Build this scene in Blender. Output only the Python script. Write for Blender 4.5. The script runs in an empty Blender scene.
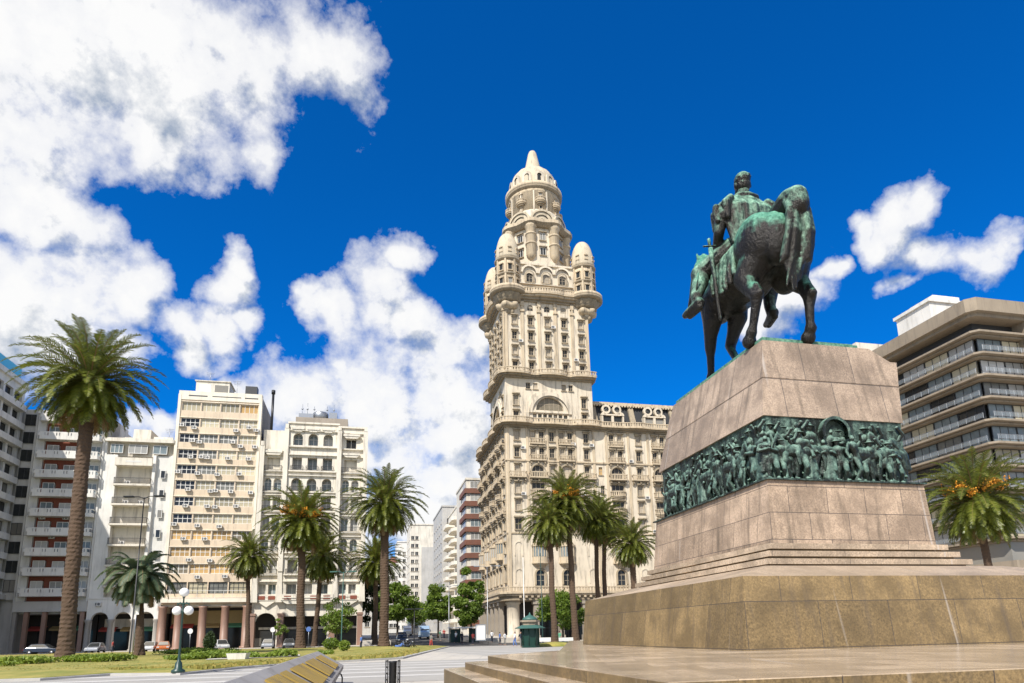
import bpy, bmesh, math, random
from mathutils import Matrix, Vector, noise
random.seed(7)
R = math.radians
SC = bpy.context.scene
COL = SC.collection
# ------------------------------------------------------------------ camera
FPX, CX, CY, EYE = 660.0, 512.0, 497.0, 1.6
TH = math.atan(136 / 660.0); RO = R(1.2)
_R0 = Vector((1, 0, 0)); _U0 = Vector((0, -math.sin(TH), math.cos(TH))); _F = Vector((0, math.cos(TH), math.sin(TH)))
_R = _R0 * math.cos(RO) - _U0 * math.sin(RO)
_U = _U0 * math.cos(RO) + _R0 * math.sin(RO)
cam_d = bpy.data.cameras.new('camera'); cam = bpy.data.objects.new('camera', cam_d); COL.objects.link(cam)
cam.matrix_world = Matrix(((_R.x, _U.x, -_F.x, 0), (_R.y, _U.y, -_F.y, 0), (_R.z, _U.z, -_F.z, EYE), (0, 0, 0, 1)))
cam_d.sensor_width = 36; cam_d.lens = FPX / 1024 * 36
cam_d.shift_x = 0.0; cam_d.shift_y = (CY - 341.5) / 1024
cam_d.clip_start = 0.1; cam_d.clip_end = 5000
SC.camera = cam
def ray(px, py):
    return (_F + _R * ((px - CX) / FPX) - _U * ((py - CY) / FPX))
def aY(px, py, Y):            # world point seen at a pixel at forward distance Y
    d = ray(px, py); t = Y / d.y
    return Vector((d.x * t, Y, EYE + d.z * t))
def gnd(px, Y):               # ground point at distance Y in column px
    py = 633 - .021 * (px - 512) + 1.6 * 674 / Y
    p = aY(px, py, Y); return Vector((p.x, Y, 0))
def gz(px, py, z=0):
    d = ray(px, py); t = (z - EYE) / d.z
    return Vector((d.x * t, d.y * t, z))
ANG = R(12.7)                 # the plaza grid is turned this much
E1 = Vector((math.cos(ANG), math.sin(ANG), 0)); E2 = Vector((-math.sin(ANG), math.cos(ANG), 0))
SO = Vector((-0.9, 120, 0))   # corner of the tall building, origin of the street front
def L(u, v, z=0, o=SO): return o + E1 * u + E2 * v + Vector((0, 0, z))
def toL(p, o=SO):
    d = p - o; return (d.dot(E1), d.dot(E2))

# ------------------------------------------------------------------ materials
def mat(name):
    m = bpy.data.materials.new(name); m.use_nodes = True
    nt = m.node_tree; b = nt.nodes['Principled BSDF']
    return m, nt, b
def N(nt, t, **kw):
    n = nt.nodes.new(t)
    for k, v in kw.items():
        if k.startswith('i_'):
            n.inputs[int(k[2:]) if k[2:].isdigit() else k[2:].replace('_', ' ')].default_value = v
        else: setattr(n, k, v)
    return n
def mixc(nt, fac, a, b, mode='MIX'):
    n = nt.nodes.new('ShaderNodeMix'); n.data_type = 'RGBA'; n.blend_type = mode
    for s, x in ((0, fac), (6, a), (7, b)):
        if isinstance(x, bpy.types.NodeSocket): nt.links.new(x, n.inputs[s])
        elif s == 0: n.inputs[0].default_value = x
        else: n.inputs[s].default_value = (*x, 1) if len(x) == 3 else x
    return n.outputs[2]
def ramp(nt, x, stops):
    n = nt.nodes.new('ShaderNodeValToRGB'); e = n.color_ramp.elements
    while len(e) < len(stops): e.new(0.5)
    for i, (p, c) in enumerate(stops):
        e[i].position = p; e[i].color = (c, c, c, 1) if not isinstance(c, tuple) else (*c, 1)
    nt.links.new(x, n.inputs[0]); return n.outputs[0]
def mth(nt, op, a, b=None, c=None, clamp=False):
    n = nt.nodes.new('ShaderNodeMath'); n.operation = op; n.use_clamp = clamp
    for i, x in enumerate((a, b, c)):
        if x is None: continue
        if isinstance(x, bpy.types.NodeSocket): nt.links.new(x, n.inputs[i])
        else: n.inputs[i].default_value = x
    return n.outputs[0]
def texco(nt, kind='Object', scale=(1, 1, 1)):
    t = nt.nodes.new('ShaderNodeTexCoord'); mp = nt.nodes.new('ShaderNodeMapping')
    mp.inputs['Scale'].default_value = scale
    nt.links.new(t.outputs[kind], mp.inputs[0]); return mp.outputs[0]
def noi(nt, vec, scale, detail=4, rough=.55):
    n = N(nt, 'ShaderNodeTexNoise'); n.inputs['Scale'].default_value = scale
    n.inputs['Detail'].default_value = detail; n.inputs['Roughness'].default_value = rough
    nt.links.new(vec, n.inputs['Vector']); return n.outputs[0]
def bump(nt, b, h, strength=.3, dist=.02):
    n = N(nt, 'ShaderNodeBump'); n.inputs['Strength'].default_value = strength; n.inputs['Distance'].default_value = dist
    nt.links.new(h, n.inputs['Height']); nt.links.new(n.outputs[0], b.inputs['Normal'])
def sc3(c, k): return tuple(min(1, x * k) for x in c)

def m_wall(name, c, dirt=.35, rough=.85, dirtc=(.12, .10, .08)):
    m, nt, b = mat(name)
    v = texco(nt); vs = texco(nt, scale=(1, 1, .12))
    a = noi(nt, v, .35, 5); s = noi(nt, vs, 1.6, 5, .65); f = noi(nt, v, 9, 3)
    col = mixc(nt, ramp(nt, a, [(.3, 0.0), (.75, 1.0)]), sc3(c, .86), sc3(c, 1.08))
    k = mth(nt, 'MULTIPLY', ramp(nt, s, [(.50, 0.0), (.78, 1.0)]), dirt)
    col = mixc(nt, k, col, dirtc)
    col = mixc(nt, mth(nt, 'MULTIPLY', f, .18), col, sc3(c, .6))
    nt.links.new(col, b.inputs['Base Color']); b.inputs['Roughness'].default_value = rough
    bump(nt, b, f, .25, .02)
    return m
def m_plain(name, c, rough=.5, metal=0, var=.15, scale=4):
    m, nt, b = mat(name)
    f = noi(nt, texco(nt), scale, 4)
    col = mixc(nt, f, sc3(c, 1 - var), sc3(c, 1 + var))
    nt.links.new(col, b.inputs['Base Color']); b.inputs['Roughness'].default_value = rough; b.inputs['Metallic'].default_value = metal
    return m
def m_glass(name, c=(.022, .021, .019), curtain=(.50, .45, .36), amt=.42, rough=.12):
    # window panes seen by day: dark reflective glass, some with a blind or curtain drawn behind
    m, nt, b = mat(name)
    oi = N(nt, 'ShaderNodeObjectInfo')
    g = N(nt, 'ShaderNodeNewGeometry')
    uv = texco(nt, 'UV')
    n = noi(nt, uv, .9, 2)
    r = mth(nt, 'FRACT', mth(nt, 'ADD', mth(nt, 'MULTIPLY', oi.outputs['Random'], 7.31), mth(nt, 'MULTIPLY', g.outputs['Random Per Island'], 3.7)))
    k = ramp(nt, r, [(1 - amt - .02, 0.0), (1 - amt + .02, 1.0)])
    tint = mixc(nt, mth(nt, 'FRACT', mth(nt, 'MULTIPLY', r, 5.3)), curtain, sc3(curtain, .45))
    col = mixc(nt, k, mixc(nt, n, c, sc3(c, 2.6)), tint)
    nt.links.new(col, b.inputs['Base Color']); b.inputs['Roughness'].default_value = rough
    b.inputs['Specular IOR Level'].default_value = .32
    return m
def m_granite(name, c1, c2, bw=1.6, bh=.85, joint=.012, streak=.5, gloss=.35, jc=(.05, .04, .035), spk=1.0):
    m, nt, b = mat(name)
    uv = texco(nt, 'UV'); ob = texco(nt)
    sx = N(nt, 'ShaderNodeSeparateXYZ'); nt.links.new(uv, sx.inputs[0]); cx_ = N(nt, 'ShaderNodeCombineXYZ')
    nt.links.new(mth(nt, 'MULTIPLY_ADD', sx.outputs[1], -.075, sx.outputs[0]), cx_.inputs[0]); nt.links.new(sx.outputs[1], cx_.inputs[1])
    br = N(nt, 'ShaderNodeTexBrick'); nt.links.new(cx_.outputs[0], br.inputs['Vector'])
    br.offset = .5; br.inputs['Scale'].default_value = 1
    br.inputs['Brick Width'].default_value = bw; br.inputs['Row Height'].default_value = bh
    br.inputs['Mortar Size'].default_value = joint; br.inputs['Mortar Smooth'].default_value = .3; br.inputs['Bias'].default_value = 0
    br.inputs['Color1'].default_value = (*sc3(c1, .55), 1); br.inputs['Color2'].default_value = (*sc3(c2, 1.22), 1); br.inputs['Mortar'].default_value = (*jc, 1)
    sp = noi(nt, ob, 19, 4, .8); md = noi(nt, ob, 1.1, 6, .6); st = noi(nt, texco(nt, 'UV', (1.6, .16, 1)), 2.2, 5, .6)
    col = mixc(nt, ramp(nt, sp, [(.36, 0.0), (.5, .5), (.64, 1.0)]), sc3(c1, 1 - .72 * spk), sc3(c2, 1 + .75 * spk))
    col = mixc(nt, .60, col, br.outputs['Color'])
    col = mixc(nt, mth(nt, 'MULTIPLY', ramp(nt, md, [(.42, 0.0), (.62, 1.0)]), .62), col, sc3(c1, .55))
    col = mixc(nt, mth(nt, 'MULTIPLY', ramp(nt, st, [(.52, 0.0), (.70, 1.0)]), streak), col, (.10, .075, .05))
    w = noi(nt, texco(nt, 'UV', (2.4, .10, 1)), 1.3, 2, .5)
    col = mixc(nt, mth(nt, 'MULTIPLY', ramp(nt, w, [(.68, 0.0), (.74, 1.0)]), .45), col, (.55, .5, .45))
    col = mixc(nt, br.outputs['Fac'], col, jc)
    nt.links.new(col, b.inputs['Base Color'])
    nt.links.new(mth(nt, 'MULTIPLY_ADD', sp, .35 * spk, gloss), b.inputs['Roughness'])
    h = mth(nt, 'SUBTRACT', mth(nt, 'MULTIPLY', sp, .25), br.outputs['Fac'])
    bump(nt, b, h, .5 * spk, .015)
    return m
def m_bronze(name, green=.5, dark=(.03, .024, .017), upk=.5, hk=0.0, lo=(.03, .125, .085), hi=(.17, .36, .24)):
    m, nt, b = mat(name)
    ob = texco(nt); g = N(nt, 'ShaderNodeNewGeometry')
    sx = N(nt, 'ShaderNodeSeparateXYZ'); nt.links.new(g.outputs['Normal'], sx.inputs[0])
    s = noi(nt, texco(nt, scale=(1, 1, .22)), 2.6, 6, .65); n2 = noi(nt, ob, 6, 5, .7); n3 = noi(nt, ob, 30, 3)
    up = mth(nt, 'MULTIPLY_ADD', sx.outputs[2], upk, .0)
    k = mth(nt, 'ADD', mth(nt, 'ADD', mth(nt, 'MULTIPLY', s, .9), mth(nt, 'MULTIPLY', n2, .35)), up)
    k = mth(nt, 'ADD', k, green - 1.05)
    if hk:
        so_ = N(nt, 'ShaderNodeSeparateXYZ'); nt.links.new(ob, so_.inputs[0]); k = mth(nt, 'ADD', k, mth(nt, 'MULTIPLY_ADD', so_.outputs[2], hk, -hk * 3.6))
    k = ramp(nt, k, [(.12, 0.0), (.5, 1.0)])
    gr = mixc(nt, ramp(nt, n2, [(.35, 0.0), (.65, 1.0)]), lo, hi)
    dk = mixc(nt, n3, dark, sc3(dark, 1.9))
    nt.links.new(mixc(nt, k, dk, gr), b.inputs['Base Color'])
    nt.links.new(mth(nt, 'MULTIPLY_ADD', k, .45, .3), b.inputs['Roughness'])
    nt.links.new(mth(nt, 'MULTIPLY_ADD', k, -.45, .5), b.inputs['Metallic'])
    bump(nt, b, mth(nt, 'ADD', n2, mth(nt, 'MULTIPLY', s, 1.2)), .75, .09)
    return m
def m_leaf(name, c1, c2, trans=.25, rough=.55, tip=None):
    m, nt, b = mat(name)
    g = N(nt, 'ShaderNodeNewGeometry')
    n = noi(nt, texco(nt), .7, 3)
    r = mth(nt, 'ADD', mth(nt, 'MULTIPLY', g.outputs['Random Per Island'], .6), mth(nt, 'MULTIPLY', n, .5), clamp=True)
    col = mixc(nt, r, c1, c2)
    nt.links.new(col, b.inputs['Base Color']); b.inputs['Roughness'].default_value = rough
    t = N(nt, 'ShaderNodeBsdfTranslucent'); nt.links.new(mixc(nt, r, sc3(c1, 1.5), sc3(c2, 1.5)), t.inputs[0])
    mx = N(nt, 'ShaderNodeMixShader'); mx.inputs[0].default_value = trans
    nt.links.new(b.outputs[0], mx.inputs[1]); nt.links.new(t.outputs[0], mx.inputs[2])
    nt.links.new(mx.outputs[0], nt.nodes['Material Output'].inputs[0])
    return m

M = {}
M['salvo'] = m_wall('aged cream render', (.69, .595, .455), 1.0)
M['salvo2'] = m_wall('cream trim', (.57, .46, .315), 1.0, dirtc=(.10, .08, .06))
M['surround'] = m_wall('grey cream trim', (.40, .325, .22), .9)
M['creamd'] = m_wall('darker cream stone', (.33, .265, .18), .8, .9, (.05, .04, .03))  # darker cream for lower cornice steps, balcony bases and turret rings
M['domem'] = m_wall('pale dome plaster', (.58, .49, .35), .8)
M['slate'] = m_plain('dark slate', (.028, .029, .031), .85, 0, .5, 3)
M['glass'] = m_glass('window glass')
M['glassw'] = m_glass('window with shutters', curtain=(.55, .47, .36), amt=.42)
M['glasso'] = m_glass('window with warm blinds', (.10, .085, .06), (.62, .40, .16), .8, .25)
M['glassb'] = m_glass('window beige blinds', (.09, .09, .08), (.62, .55, .38), .75, .2)
M['glassd'] = m_glass('dark glass', (.016, .017, .017), (.30, .28, .24), .2)
M['glassg'] = m_glass('pale grey glass', (.10, .12, .125), (.55, .54, .50), .5)
M['framew'] = m_plain('white paint', (.72, .70, .66), .5)
M['frameb'] = m_plain('weathered wood frame', (.34, .28, .20), .6)
M['framed'] = m_plain('dark frame', (.04, .04, .04), .5)
M['cream'] = m_wall('pink cream plaster', (.68, .55, .40), .5)
M['creamw'] = m_wall('cream white plaster', (.80, .73, .60), .35)
M['white'] = m_wall('white plaster', (.76, .73, .67), .4)
M['offw'] = m_wall('warm white plaster', (.73, .67, .56), .7)
M['grey'] = m_wall('grey plaster', (.50, .48, .44), .35)
M['lgrey'] = m_wall('light grey plaster', (.68, .66, .61), .35)
M['brickr'] = m_wall('dark red brick', (.24, .07, .04), .3)
M['redb'] = m_wall('orange red brick', (.20, .085, .055), .4)
M['conc'] = m_wall('tan concrete', (.31, .25, .18), .7)
M['concs'] = m_wall('grey tan concrete', (.34, .29, .23), .5)
M['colm'] = m_wall('pink granite column', (.30, .18, .13), .3, .5)
M['colg'] = m_wall('grey stone column', (.34, .31, .27), .4, .6)
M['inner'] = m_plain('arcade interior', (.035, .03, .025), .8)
M['innery'] = m_plain('yellow shop wall', (.40, .29, .13), .8)
M['black'] = m_plain('black paint', (.012, .012, .013), .4)
M['metal'] = m_plain('grey metal', (.35, .36, .37), .4, .8)
M['acw'] = m_plain('air conditioner white', (.66, .63, .58), .5)
M['acg'] = m_plain('air conditioner grill', (.12, .12, .12), .6)
M['bronze'] = m_bronze('dark bronze', .47, (.012, .010, .008), .8, .10, (.03, .16, .10), (.16, .40, .27))
M['bronzeg'] = m_bronze('green streaked bronze', .56, (.014, .012, .009), .5, .0, (.05, .17, .11), (.30, .50, .35))
M['frieze'] = m_bronze('verdigris relief bronze', .64, (.014, .017, .014), .45, .0, (.035, .10, .075), (.24, .37, .29))
M['verdi'] = m_bronze('verdigris plate', 1.0)
M['gr_c'] = m_granite('pink granite blocks', (.28, .205, .145), (.40, .30, .215), 1.9, 1.6, .011, .6)
M['gr_b'] = m_granite('pink granite slabs', (.34, .245, .165), (.47, .345, .24), 1.35, .83, .009, .65)
M['gr_a'] = m_granite('ochre granite slabs', (.18, .122, .052), (.27, .185, .082), 2.0, 1.11, .008, .6)
M['gr_t'] = m_granite('granite treads', (.46, .35, .24), (.56, .43, .30), 2.4, 3.0, .006, .15, .2)
M['gr_p'] = m_granite('granite platform paving', (.52, .40, .275), (.64, .50, .355), 1.25, .9, .007, .25, .12, (.26, .19, .13), .25)
M['hair'] = m_plain('hair', (.02, .015, .01), .6)
M['skin'] = m_plain('skin', (.45, .28, .2), .5)
for k, c in dict(sh_b=(.08, .16, .4), sh_w=(.7, .7, .7), sh_r=(.4, .06, .05), sh_g=(.1, .3, .18), tr_d=(.02, .025, .04), tr_g=(.2, .19, .17)).items(): M[k] = m_plain('cloth ' + k, c, .8)
M['trunk'] = m_wall('palm trunk bark', (.10, .062, .038), .6, .95, (.05, .035, .025))
M['bark'] = m_wall('tree bark', (.11, .085, .06), .4, .95)
M['frond'] = m_leaf('palm fronds', (.026, .048, .006), (.20, .22, .025), .22, .4)
M['frondb'] = m_leaf('blue green fronds', (.05, .085, .04), (.13, .17, .08), .2)
M['frondd'] = m_leaf('dead fronds', (.16, .10, .045), (.30, .20, .09), .2, .8)
M['fruit'] = m_leaf('orange date clusters', (.75, .27, .02), (.90, .45, .05), .1)
M['leaf'] = m_leaf('plane leaves', (.04, .095, .010), (.20, .27, .03), .35)
M['leafy'] = m_leaf('young leaves', (.09, .15, .02), (.22, .30, .05), .35)
M['hedge'] = m_leaf('hedge leaves', (.08, .15, .015), (.28, .34, .04), .25)
M['leafd'] = m_leaf('dark leaves', (.015, .035, .01), (.05, .08, .02), .2)
def m_ground(name, c1, c2, sc, rough=.85, tile=None, tc=None, b2=.3):
    m, nt, b = mat(name); ob = texco(nt)
    a = noi(nt, ob, sc, 6, .6); f = noi(nt, ob, sc * 14, 3)
    col = mixc(nt, ramp(nt, a, [(.3, 0.0), (.7, 1.0)]), c1, c2)
    col = mixc(nt, mth(nt, 'MULTIPLY', f, .25), col, sc3(c1, .6))
    if tile:
        br = N(nt, 'ShaderNodeTexBrick'); nt.links.new(texco(nt, 'UV'), br.inputs['Vector']); br.offset = 0
        br.inputs['Scale'].default_value = 1; br.inputs['Brick Width'].default_value = tile; br.inputs['Row Height'].default_value = tile
        br.inputs['Mortar Size'].default_value = .02
        col = mixc(nt, br.outputs['Fac'], col, tc)
    nt.links.new(col, b.inputs['Base Color']); b.inputs['Roughness'].default_value = rough
    bump(nt, b, f, b2, .02); return m
M['asphalt'] = m_ground('asphalt', (.065, .06, .055), (.11, .105, .095), .25)
M['plaza'] = m_ground('plaza paving', (.46, .42, .35), (.58, .53, .45), .2, .8, 1.2, (.33, .31, .28))
M['roadl'] = m_ground('worn pale road', (.33, .31, .275), (.42, .395, .35), .25)
M['paint'] = m_ground('road paint', (.50, .475, .43), (.60, .575, .53), .8)
M['ground'] = m_ground('far ground', (.30, .28, .25), (.38, .36, .32), .1)
M['lawn'] = m_ground('dry lawn', (.13, .17, .02), (.44, .34, .09), .55, .95, b2=.8)
M['kerb'] = m_ground('kerb stone', (.40, .38, .35), (.5, .48, .44), .8)

# ------------------------------------------------------------------ mesh builder
class MB:
    def __init__(s): s.v = []; s.f = []; s.m = []; s.sm = []; s.T = None
    def add(s, vs, fs, m=0, smooth=False):
        b = len(s.v)
        for p in vs:
            p = Vector(p); s.v.append(s.T @ p if s.T else p)
        for f in fs: s.f.append([b + i for i in f]); s.m.append(m); s.sm.append(smooth)
    def box(s, x0, x1, y0, y1, z0, z1, m=0):
        s.add([(x0, y0, z0), (x1, y0, z0), (x1, y1, z0), (x0, y1, z0), (x0, y0, z1), (x1, y0, z1), (x1, y1, z1), (x0, y1, z1)],
              [(0, 3, 2, 1), (4, 5, 6, 7), (0, 1, 5, 4), (1, 2, 6, 5), (2, 3, 7, 6), (3, 0, 4, 7)], m)
    def fb(s, u0, u1, d0, d1, z0, z1, m=0): s.box(u0, u1, -d1, -d0, z0, z1, m)
    def prism(s, poly, z0, z1, m=0, top=None, smooth=False):
        n = len(poly); top = top or poly
        s.add([(p[0], p[1], z0) for p in poly] + [(p[0], p[1], z1) for p in top],
              [tuple(range(n))[::-1], tuple(range(n, 2 * n))] , m)
        s.add([(p[0], p[1], z0) for p in poly] + [(p[0], p[1], z1) for p in top],
              [(i, (i + 1) % n, n + (i + 1) % n, n + i) for i in range(n)], m, smooth)
    def eprism(s, poly, d0, d1, m=0):      # polygon in (u,z), extruded along facade depth
        n = len(poly)
        s.add([(p[0], -d1, p[1]) for p in poly] + [(p[0], -d0, p[1]) for p in poly],
              [tuple(range(n)), tuple(range(2 * n - 1, n - 1, -1))] + [((i + 1) % n, i, n + i, n + (i + 1) % n) for i in range(n)], m)
    def lathe(s, cx, cy, prof, n=16, m=0, a0=0, a1=360, smooth=True, scal=None):
        vs = []; full = abs(a1 - a0) >= 360; k = n if full else n + 1
        for r, z in prof:
            for i in range(k):
                a = R(a0 + (a1 - a0) * i / n); rr = r * (scal(a) if scal else 1)
                vs.append((cx + rr * math.cos(a), cy + rr * math.sin(a), z))
        fs = []
        for j in range(len(prof) - 1):
            for i in range(n):
                i2 = (i + 1) % k
                fs.append((j * k + i, j * k + i2, (j + 1) * k + i2, (j + 1) * k + i))
        if full:
            fs.append(tuple(range(k))[::-1]); fs.append(tuple((len(prof) - 1) * k + i for i in range(k)))
        s.add(vs, fs, m, smooth)
    def tube(s, pts, rad, n=8, m=0, smooth=True):
        pts = [Vector(p) for p in pts]
        if not isinstance(rad, (list, tuple)): rad = [rad] * len(pts)
        vs = []
        for i, p in enumerate(pts):
            d = (pts[min(i + 1, len(pts) - 1)] - pts[max(i - 1, 0)])
            d = d.normalized() if d.length > 1e-9 else Vector((0, 0, 1))
            a = d.cross(Vector((0, 0, 1)));
            if a.length < .05: a = d.cross(Vector((1, 0, 0)))
            a.normalize(); b = d.cross(a)
            for k in range(n):
                t = 2 * math.pi * k / n; vs.append(p + (a * math.cos(t) + b * math.sin(t)) * rad[i])
        fs = [(i * n + k, i * n + (k + 1) % n, (i + 1) * n + (k + 1) % n, (i + 1) * n + k) for i in range(len(pts) - 1) for k in range(n)]
        fs += [tuple(range(n))[::-1], tuple((len(pts) - 1) * n + k for k in range(n))]
        s.add(vs, fs, m, smooth)
    def sphere(s, c, r, n=12, k=8, m=0):
        c = Vector(c); r = r if isinstance(r, (tuple, list)) else (r, r, r)
        vs = [c + Vector((0, 0, -r[2]))]
        for j in range(1, k):
            p = -math.pi / 2 + math.pi * j / k
            for i in range(n):
                a = 2 * math.pi * i / n
                vs.append(c + Vector((r[0] * math.cos(p) * math.cos(a), r[1] * math.cos(p) * math.sin(a), r[2] * math.sin(p))))
        vs.append(c + Vector((0, 0, r[2]))); fs = []
        for i in range(n):
            fs.append((0, 1 + (i + 1) % n, 1 + i)); fs.append((len(vs) - 1, 1 + (k - 2) * n + i, 1 + (k - 2) * n + (i + 1) % n))
            for j in range(k - 2): fs.append((1 + j * n + i, 1 + j * n + (i + 1) % n, 1 + (j + 1) * n + (i + 1) % n, 1 + (j + 1) * n + i))
        s.add(vs, fs, m, True)
    def ball(s, c, r, m=0):   # rotated ellipsoid-free sphere for sculpting
        s.sphere(c, r, 14, 10, m)
    def cap(s, a, b, ra, rb, n=12, m=0):    # tapered capsule
        a = Vector(a); b = Vector(b); s.tube([a, b], [ra, rb], n, m); s.sphere(a, ra, n, 8, m); s.sphere(b, rb, n, 8, m)
    def chain(s, pts, n=12, m=0):           # [(x,y,z,r), ...]
        for p, q in zip(pts[:-1], pts[1:]): s.cap(p[:3], q[:3], p[3], q[3], n, m)
    # front wall layer with openings (uc, zc, w, h, arched)
    def wall(s, u0, u1, z0, z1, ops, m=0, d=0, dep=.3, mr=None):
        mr = m if mr is None else mr
        ops = [o for o in ops if o[0] - o[2] / 2 > u0 - 1e-6 and o[0] + o[2] / 2 < u1 + 1e-6 and o[1] + o[3] / 2 < z1 + 1e-6 and o[1] - o[3] / 2 > z0 - 1e-6]
        zs = sorted({z0, z1} | {round(o[1] - o[3] / 2, 4) for o in ops} | {round(o[1] + o[3] / 2, 4) for o in ops})
        for a, b in zip(zs[:-1], zs[1:]):
            if b - a < 1e-5: continue
            zc = (a + b) / 2
            cut = sorted((o[0] - o[2] / 2, o[0] + o[2] / 2) for o in ops if o[1] - o[3] / 2 < zc < o[1] + o[3] / 2)
            x = u0
            for c0, c1 in cut + [(u1, u1)]:
                if c0 > x + 1e-5: s.add([(x, -d, a), (c0, -d, a), (c0, -d, b), (x, -d, b)], [(0, 1, 2, 3)], m)
                x = max(x, c1)
        for o in ops:
            a, b, c, e = o[0] - o[2] / 2, o[0] + o[2] / 2, o[1] - o[3] / 2, o[1] + o[3] / 2
            y0, y1 = -d, -d + dep
            if len(o) > 4 and o[4]:
                r = (b - a) / 2; zc = e - r; n = 10
                arc = [(o[0] + r * math.cos(math.pi * i / n), zc + r * math.sin(math.pi * i / n)) for i in range(n + 1)]
                for (p, q) in zip(arc[:-1], arc[1:]):
                    s.add([(p[0], y0, p[1]), (q[0], y0, q[1]), (q[0], y0, e), (p[0], y0, e)], [(0, 3, 2, 1)], m)
                    s.add([(p[0], y0, p[1]), (q[0], y0, q[1]), (q[0], y1, q[1]), (p[0], y1, p[1])], [(0, 1, 2, 3)], mr)
                e = zc
            else: s.add([(a, y0, e), (b, y0, e), (b, y1, e), (a, y1, e)], [(0, 1, 2, 3)], mr)
            s.add([(a, y0, c), (a, y1, c), (b, y1, c), (b, y0, c)], [(0, 1, 2, 3)], mr)
            s.add([(a, y0, c), (a, y0, e), (a, y1, e), (a, y1, c)], [(0, 1, 2, 3)], mr)
            s.add([(b, y0, c), (b, y1, c), (b, y1, e), (b, y0, e)], [(0, 1, 2, 3)], mr)
    def arcband(s, uc, zc, r0, r1, d0, d1, m=0, n=18, a0=0, a1=180):
        for i in range(n):
            t0, t1 = R(a0 + (a1 - a0) * i / n), R(a0 + (a1 - a0) * (i + 1) / n)
            P = [(uc + r0 * math.cos(t0), zc + r0 * math.sin(t0)), (uc + r1 * math.cos(t0), zc + r1 * math.sin(t0)), (uc + r1 * math.cos(t1), zc + r1 * math.sin(t1)), (uc + r0 * math.cos(t1), zc + r0 * math.sin(t1))]
            s.add([(p[0], -d1, p[1]) for p in P] + [(p[0], -d0, p[1]) for p in P], [(0, 1, 2, 3), (0, 4, 5, 1), (2, 6, 7, 3), (1, 5, 6, 2)], m)
    def mesh(s, name, mats):
        me = bpy.data.meshes.new(name)
        me.from_pydata([tuple(p) for p in s.v], [], s.f)
        for k in mats: me.materials.append(M[k] if isinstance(k, str) else k)
        me.polygons.foreach_set('material_index', s.m)
        me.polygons.foreach_set('use_smooth', s.sm)
        me.update()
        uvl = me.uv_layers.new(name='UVMap'); uv = uvl.data
        V = s.v; pn = [p.normal.copy() for p in me.polygons]
        for p, n in zip(me.polygons, pn):
            if abs(n.z) < .75:
                l = math.hypot(n.x, n.y) or 1; tx, ty = -n.y / l, n.x / l
                for li, vi in zip(p.loop_indices, p.vertices):
                    c = V[vi]; uv[li].uv = (c.x * tx + c.y * ty, c.z)
            else:
                for li, vi in zip(p.loop_indices, p.vertices):
                    c = V[vi]; uv[li].uv = (c.x, c.y)
        return me
    def build(s, name, mats, parent=None, loc=None, rz=0):
        o = bpy.data.objects.new(name, s.mesh(name, mats if isinstance(mats, (list, tuple)) else [mats])); COL.objects.link(o)
        if parent: o.parent = parent
        if loc is not None: o.location = loc
        o.rotation_euler.z = rz
        return o
def tag(o, label=None, cat=None, group=None, kind=None):
    if label: o['label'] = label
    if cat: o['category'] = cat
    if group: o['group'] = group
    if kind: o['kind'] = kind
    return o
def thing(name, label, cat, loc=(0, 0, 0), rz=0, group=None):
    o = bpy.data.objects.new(name, None); COL.objects.link(o); o.empty_display_size = .2
    o.location = loc; o.rotation_euler.z = rz
    return tag(o, label, cat, group)
def inst(name, me, parent, loc, rz=0, scale=None):
    o = bpy.data.objects.new(name, me); COL.objects.link(o); o.parent = parent; o.location = loc; o.rotation_euler.z = rz
    if scale: o.scale = scale
    return o
def copy_tree(o, parent=None):
    c = o.copy(); COL.objects.link(c); c.parent = parent
    for ch in list(o.children): copy_tree(ch, c)
    return c
def remesh(mb, name, vox, mats, smooth_it=2, matfn=None):
    # sculpted form: overlapping volumes fused into one continuous surface
    me = mb.mesh(name, mats); o = bpy.data.objects.new('tmp', me); COL.objects.link(o)
    r = o.modifiers.new('r', 'REMESH'); r.mode = 'VOXEL'; r.voxel_size = vox; r.use_smooth_shade = True
    if smooth_it:
        q = o.modifiers.new('s', 'SMOOTH'); q.factor = .5; q.iterations = smooth_it
    dg = bpy.context.evaluated_depsgraph_get(); dg.update()
    nm = bpy.data.meshes.new_from_object(o.evaluated_get(dg), depsgraph=dg); nm.name = name
    bpy.data.objects.remove(o)
    nm.materials.clear()
    for k in mats: nm.materials.append(M[k])
    nm.polygons.foreach_set('use_smooth', [True] * len(nm.polygons)); nm.update()
    return nm

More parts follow.
